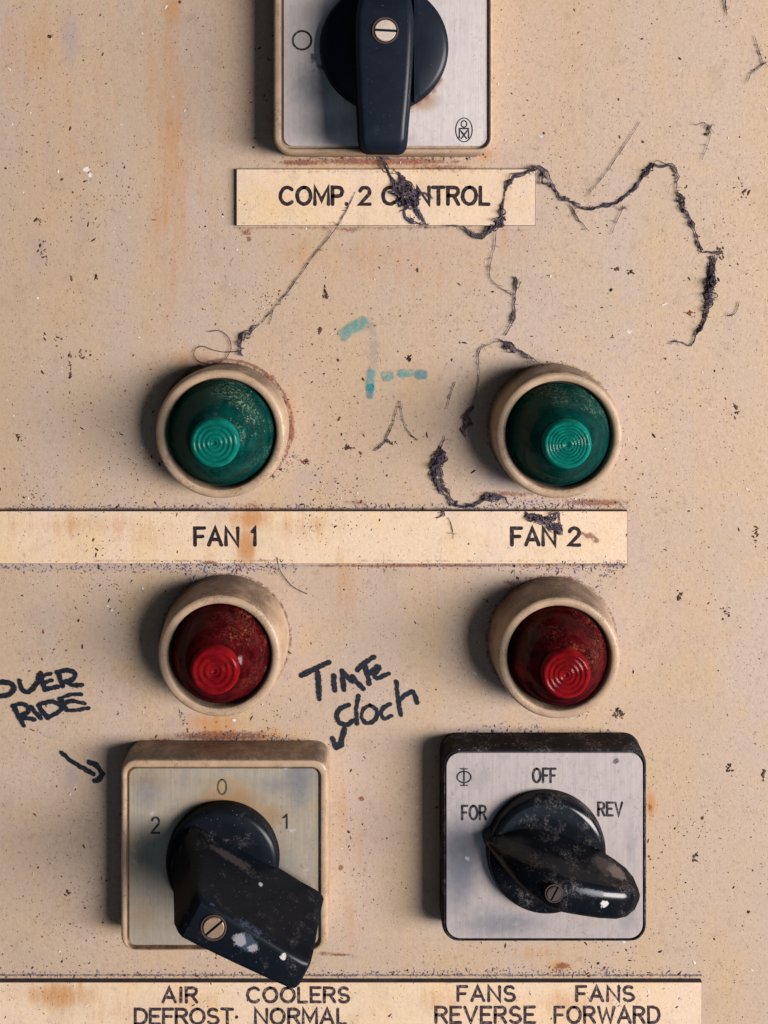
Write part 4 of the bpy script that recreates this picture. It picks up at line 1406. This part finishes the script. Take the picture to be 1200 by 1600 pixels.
cobweb((470, 420), [
    {'p': [(556, 300, .6, PH), (545, 322, .8, PH), (530, 350, .6, PH), (516, 368, .6, 2), (498, 390, .7, 1), (484, 408, 1.3, 1), (462, 440, 1.2, 1), (428, 482, 1.0, 1), (402, 510, .9, 1)], 'fib': 4},
    [(402, 508, 1.4, 1), (392, 520, 3.8, 1), (378, 526, 4.0, 1), (372, 530, 2, 1)],
    [(376, 524, 2, 1), (374, 538, 3.6, 1), (376, 550, 3.2, 1), (382, 556, 1, 1)],
    {'p': [(428, 482, .8, 1), (424, 496, .6, 1), (420, 508, .4, 1)], 'fib': 2},
], 'fine straight cobweb thread with dusty knot above the FAN 1 green lamp')
cobweb((620, 670), [
    {'p': [(622, 632, .6, 1), (614, 658, 1.3, 1), (606, 680, 1.2, 1), (596, 696, 1.6, 1), (586, 704, 1.2, 1)], 'fib': 5},
    {'p': [(626, 634, .5, 1), (632, 660, 1.0, 1), (642, 680, 1.4, 1), (652, 690, 1.2, 1)], 'fib': 4},
    {'p': [(622, 632, .4, 1), (626, 626, .4, 1), (626, 634, .4, 1)], 'fib': 2},
], 'small forked cobweb scrap between the two green lamps under the teal smudge')
cobweb((1105, 210), [
    {'p': [(1112, 195, 1.2, 1), (1108, 205, 3.2, 1), (1102, 212, 2.2, 1)], 'fib': 10},
    {'p': [(1112, 194, .6, 1), (1106, 224, .5, 1), (1096, 250, .4, 1)], 'fib': 2},
    {'p': [(1088, 196, .4, 1), (1100, 192, .4, 1), (1110, 202, .4, 1)], 'fib': 2},
], 'tiny cobweb tuft on bare panel above the loop of the long strand')
cobweb((940, 255), [
    {'p': [(1000, 190, .4, 1), (980, 222, .6, 1), (958, 252, .8, 1), (948, 268, .6, 1), (926, 296, .7, 1), (914, 308, .9, 1)], 'fib': 2},
], 'faint straight dusty thread on bare panel above the long looping strand')
cobweb((1185, 90), [
    {'p': [(1178, 55, .5, 1), (1186, 78, .8, 1), (1190, 100, 1.4, 1), (1180, 112, .6, 1)], 'fib': 4},
    {'p': [(1166, 130, .4, 1), (1176, 112, .6, 1), (1198, 96, .6, 1)], 'fib': 2},
], 'thin cobweb scrap in the upper right corner')
cobweb((1145, 485), [
    {'p': [(1156, 470, .8, 1), (1152, 482, 1.2, 1), (1146, 490, .9, 1), (1136, 494, .5, 1)], 'fib': 4},
], 'short curled cobweb scrap beyond the right end of the long strand')
cobweb((1133, 5), [
    {'p': [(1128, -14, 1.4, 1), (1132, 4, 1.6, 1), (1136, 22, 1.0, 1)], 'fib': 6},
], 'dark cobweb fleck at the top edge of the picture')


def hair(o, paths, label, r=0.55):
    mb = MB()
    for p in paths:
        q = smooth_path([(a - o[0], b - o[1], h) for a, b, h in p], 1.6)
        tube(mb, q, r, 5)
    ob = mb.build('hair', M['hair'], at=o, angle=60)
    tag(ob, label, 'hair', 'loose hairs')


hair((345, 545), [
    [(326, 518, 2), (345, 517, 3), (358, 528, 3), (361, 545, 3), (352, 560, 3), (335, 568, 3), (315, 566, 3), (304, 556, 3), (306, 545, 3), (318, 541, 3), (332, 546, 3), (350, 550, 2), (372, 549, 2)],
], 'curled dark hair above the FAN 1 green lamp')
hair((455, 900), [[(434, 868, PH + 1), (436, 884, 7), (444, 900, 3), (458, 916, 2), (480, 928, 1.2)]], 'single dark hair hanging over the lower edge of the FAN nameplate')


# ------------------------------------------------------------------ loose dirt (nobody could count it)
def height_at(x, y):
    for a, b, c, d in RECTS:
        if a < x < b and c < y < d:
            return PLATE_H + .1
    return 0.0


def blocked(x, y):
    if math.hypot(x - 353, y - 666) < 97 or math.hypot(x - 863, y - 667) < 97 or math.hypot(x - 353, y - 997) < 97 or math.hypot(x - 862, y - 1000) < 97:
        return True
    if (300 < x < 406 and 812 < y < 856) or (430 < x < 770 and 284 < y < 328):
        return True
    return (436 < x < 762 and y < 238) or (208 < x < 508 and 1165 < y < 1440) or (692 < x < 990 and 1150 < y < 1425)


def specks(name, n, rad, mat, label, cat, where=None, flat=.35, tall=1.0):
    mb = MB()
    c = 0
    while c < n:
        x, y, k = where()
        if blocked(x, y):
            c += 1
            continue
        r = rad() * k
        h = height_at(x, y)
        m = random.choice((5, 6, 7))
        e = random.uniform(1, 1.9)
        a0 = random.gauss(math.pi / 2, .9)
        ring = []
        for i in range(m):
            a = 2 * math.pi * i / m
            q = r * random.uniform(.55, 1.25)
            px, py = q * math.cos(a) * e, q * math.sin(a) / e
            ring.append((x - 600 + px * math.cos(a0) - py * math.sin(a0), y - 800 + px * math.sin(a0) + py * math.cos(a0), h + .05))
        mb.add(ring + [(x - 600, y - 800, h + .05 + r * flat * tall)], [[i, (i + 1) % m, m] for i in range(m)])
        c += 1
    o = mb.build(name, mat, at=(600, 800), smooth=False)
    tag(o, label, cat, kind='stuff')
    return o


centres = [(random.uniform(0, 1200), random.uniform(0, 1600), random.uniform(15, 60)) for _ in range(55)]


def anywhere():
    if random.random() < .55:
        cx, cy, s = random.choice(centres)
        return random.gauss(cx, s), random.gauss(cy, s * 1.3), 1
    return random.uniform(-60, 1260), random.uniform(-60, 1660), 1


specks('dirt_specks', 3000, lambda: 0.35 + min(2.4, random.paretovariate(1.9) * .36), M['specks'], 'fine dark dirt specks scattered over the panel and plates', 'dirt', anywhere)

EDGES = [  # x0, y0, x1, y1, spread, weight (lint lies along edges of plates, lamps and switches)
    (0, 886, 470, 884, 5, 1.0), (250, 886, 450, 884, 6, 1.0), (560, 884, 980, 882, 4, .5), (900, 884, 975, 884, 5, .9), (0, 793, 980, 791, 2.5, .6),
    (800, 790, 930, 785, 7, .8), (-20, 1522, 1094, 1522, 3, .55), (620, 1518, 960, 1516, 4, .5), (220, 1160, 470, 1160, 3, 1.0), (300, 1150, 450, 1153, 6, .4),
    (710, 1146, 960, 1146, 4, .8), (750, 1138, 850, 1136, 4, .7), (280, 1110, 295, 1140, 5, .5), (290, 895, 380, 893, 6, .5), (870, 1118, 920, 1112, 4, .5),
    (440, 246, 760, 246, 3, .4), (410, 740, 470, 715, 10, .4), (800, 895, 900, 890, 7, .6), (935, 905, 965, 880, 7, .6)]


def edges(lift=0):
    def f():
        x0, y0, x1, y1, s, w = random.choices(EDGES, [e[5] * (60 + math.hypot(e[2] - e[0], e[3] - e[1])) for e in EDGES])[0]
        t = random.random()
        return x0 + (x1 - x0) * t, y0 + (y1 - y0) * t + random.gauss(0, s), 1
    return f


specks('lint_dust', 1700, lambda: 0.35 + min(2.2, random.paretovariate(2.2) * .5), M['lint'], 'pale lilac lint and dust caught along the plate edges', 'dust', edges(), .5)
specks('edge_dirt', 650, lambda: 0.4 + min(1.8, random.paretovariate(2.6) * .45), M['specks'], 'dark dirt crumbs gathered along the edges of plates and switches', 'dirt', edges(), .5)

MARKS = [(508, 450, 2, 6), (510, 462, 3, 3), (500, 517, 2, 3), (65, 385, 5, 18), (70, 400, 5, 12), (112, 436, 2, 5), (150, 432, 2, 5), (78, 58, 5, 3), (1085, 1338, 4, 4),
         (965, 1110, 5, 3), (962, 1118, 4, 3), (972, 1116, 4, 3), (985, 424, 6, 3), (964, 420, 5, 2), (1194, 1210, 2, 10), (105, 1395, 3, 4), (478, 722, 8, 3), (60, 345, 10, 4),
         (92, 530, 6, 10), (128, 555, 8, 10), (110, 580, 2, 14), (410, 745, 3, 10), (430, 735, 10, 10), (1135, 955, 9, 6), (1062, 931, 3, 5), (1150, 640, 8, 10), (560, 160, 4, 3),
         (1155, 300, 12, 20), (1140, 1200, 6, 10), (610, 690, 8, 5), (640, 560, 8, 4), (545, 700, 6, 3), (1125, 395, 4, 6), (1080, 490, 8, 4), (30, 690, 6, 12), (1180, 840, 3, 12)]


def marks():
    x, y, a, b = random.choice(MARKS)
    return random.gauss(x, a * .6), random.gauss(y, b * .6), random.uniform(.6, 1.5)


specks('paint_chips', 420, lambda: 0.8 + min(1.6, random.paretovariate(2.2) * .5), M['specks'], 'small dark chips and crumbs clustered on the bare panel', 'chips', marks)


def pale_where():
    cx, cy, q = random.choice(centres)
    if random.random() < .5:
        return random.gauss(cx, q), random.gauss(cy, q), 1
    return random.uniform(-40, 1240), random.uniform(-40, 1640), 1


M['pale_fleck'] = mat_simple('pale_fleck', (0.62, 0.56, 0.52), (0.72, 0.68, 0.67), 0.8, spec=0.1)
specks('paint_flecks', 420, lambda: 0.5 + min(2.4, random.paretovariate(1.8) * .45), M['pale_fleck'], 'pale paint flecks and dust spots on the panel', 'flecks', pale_where, .2)
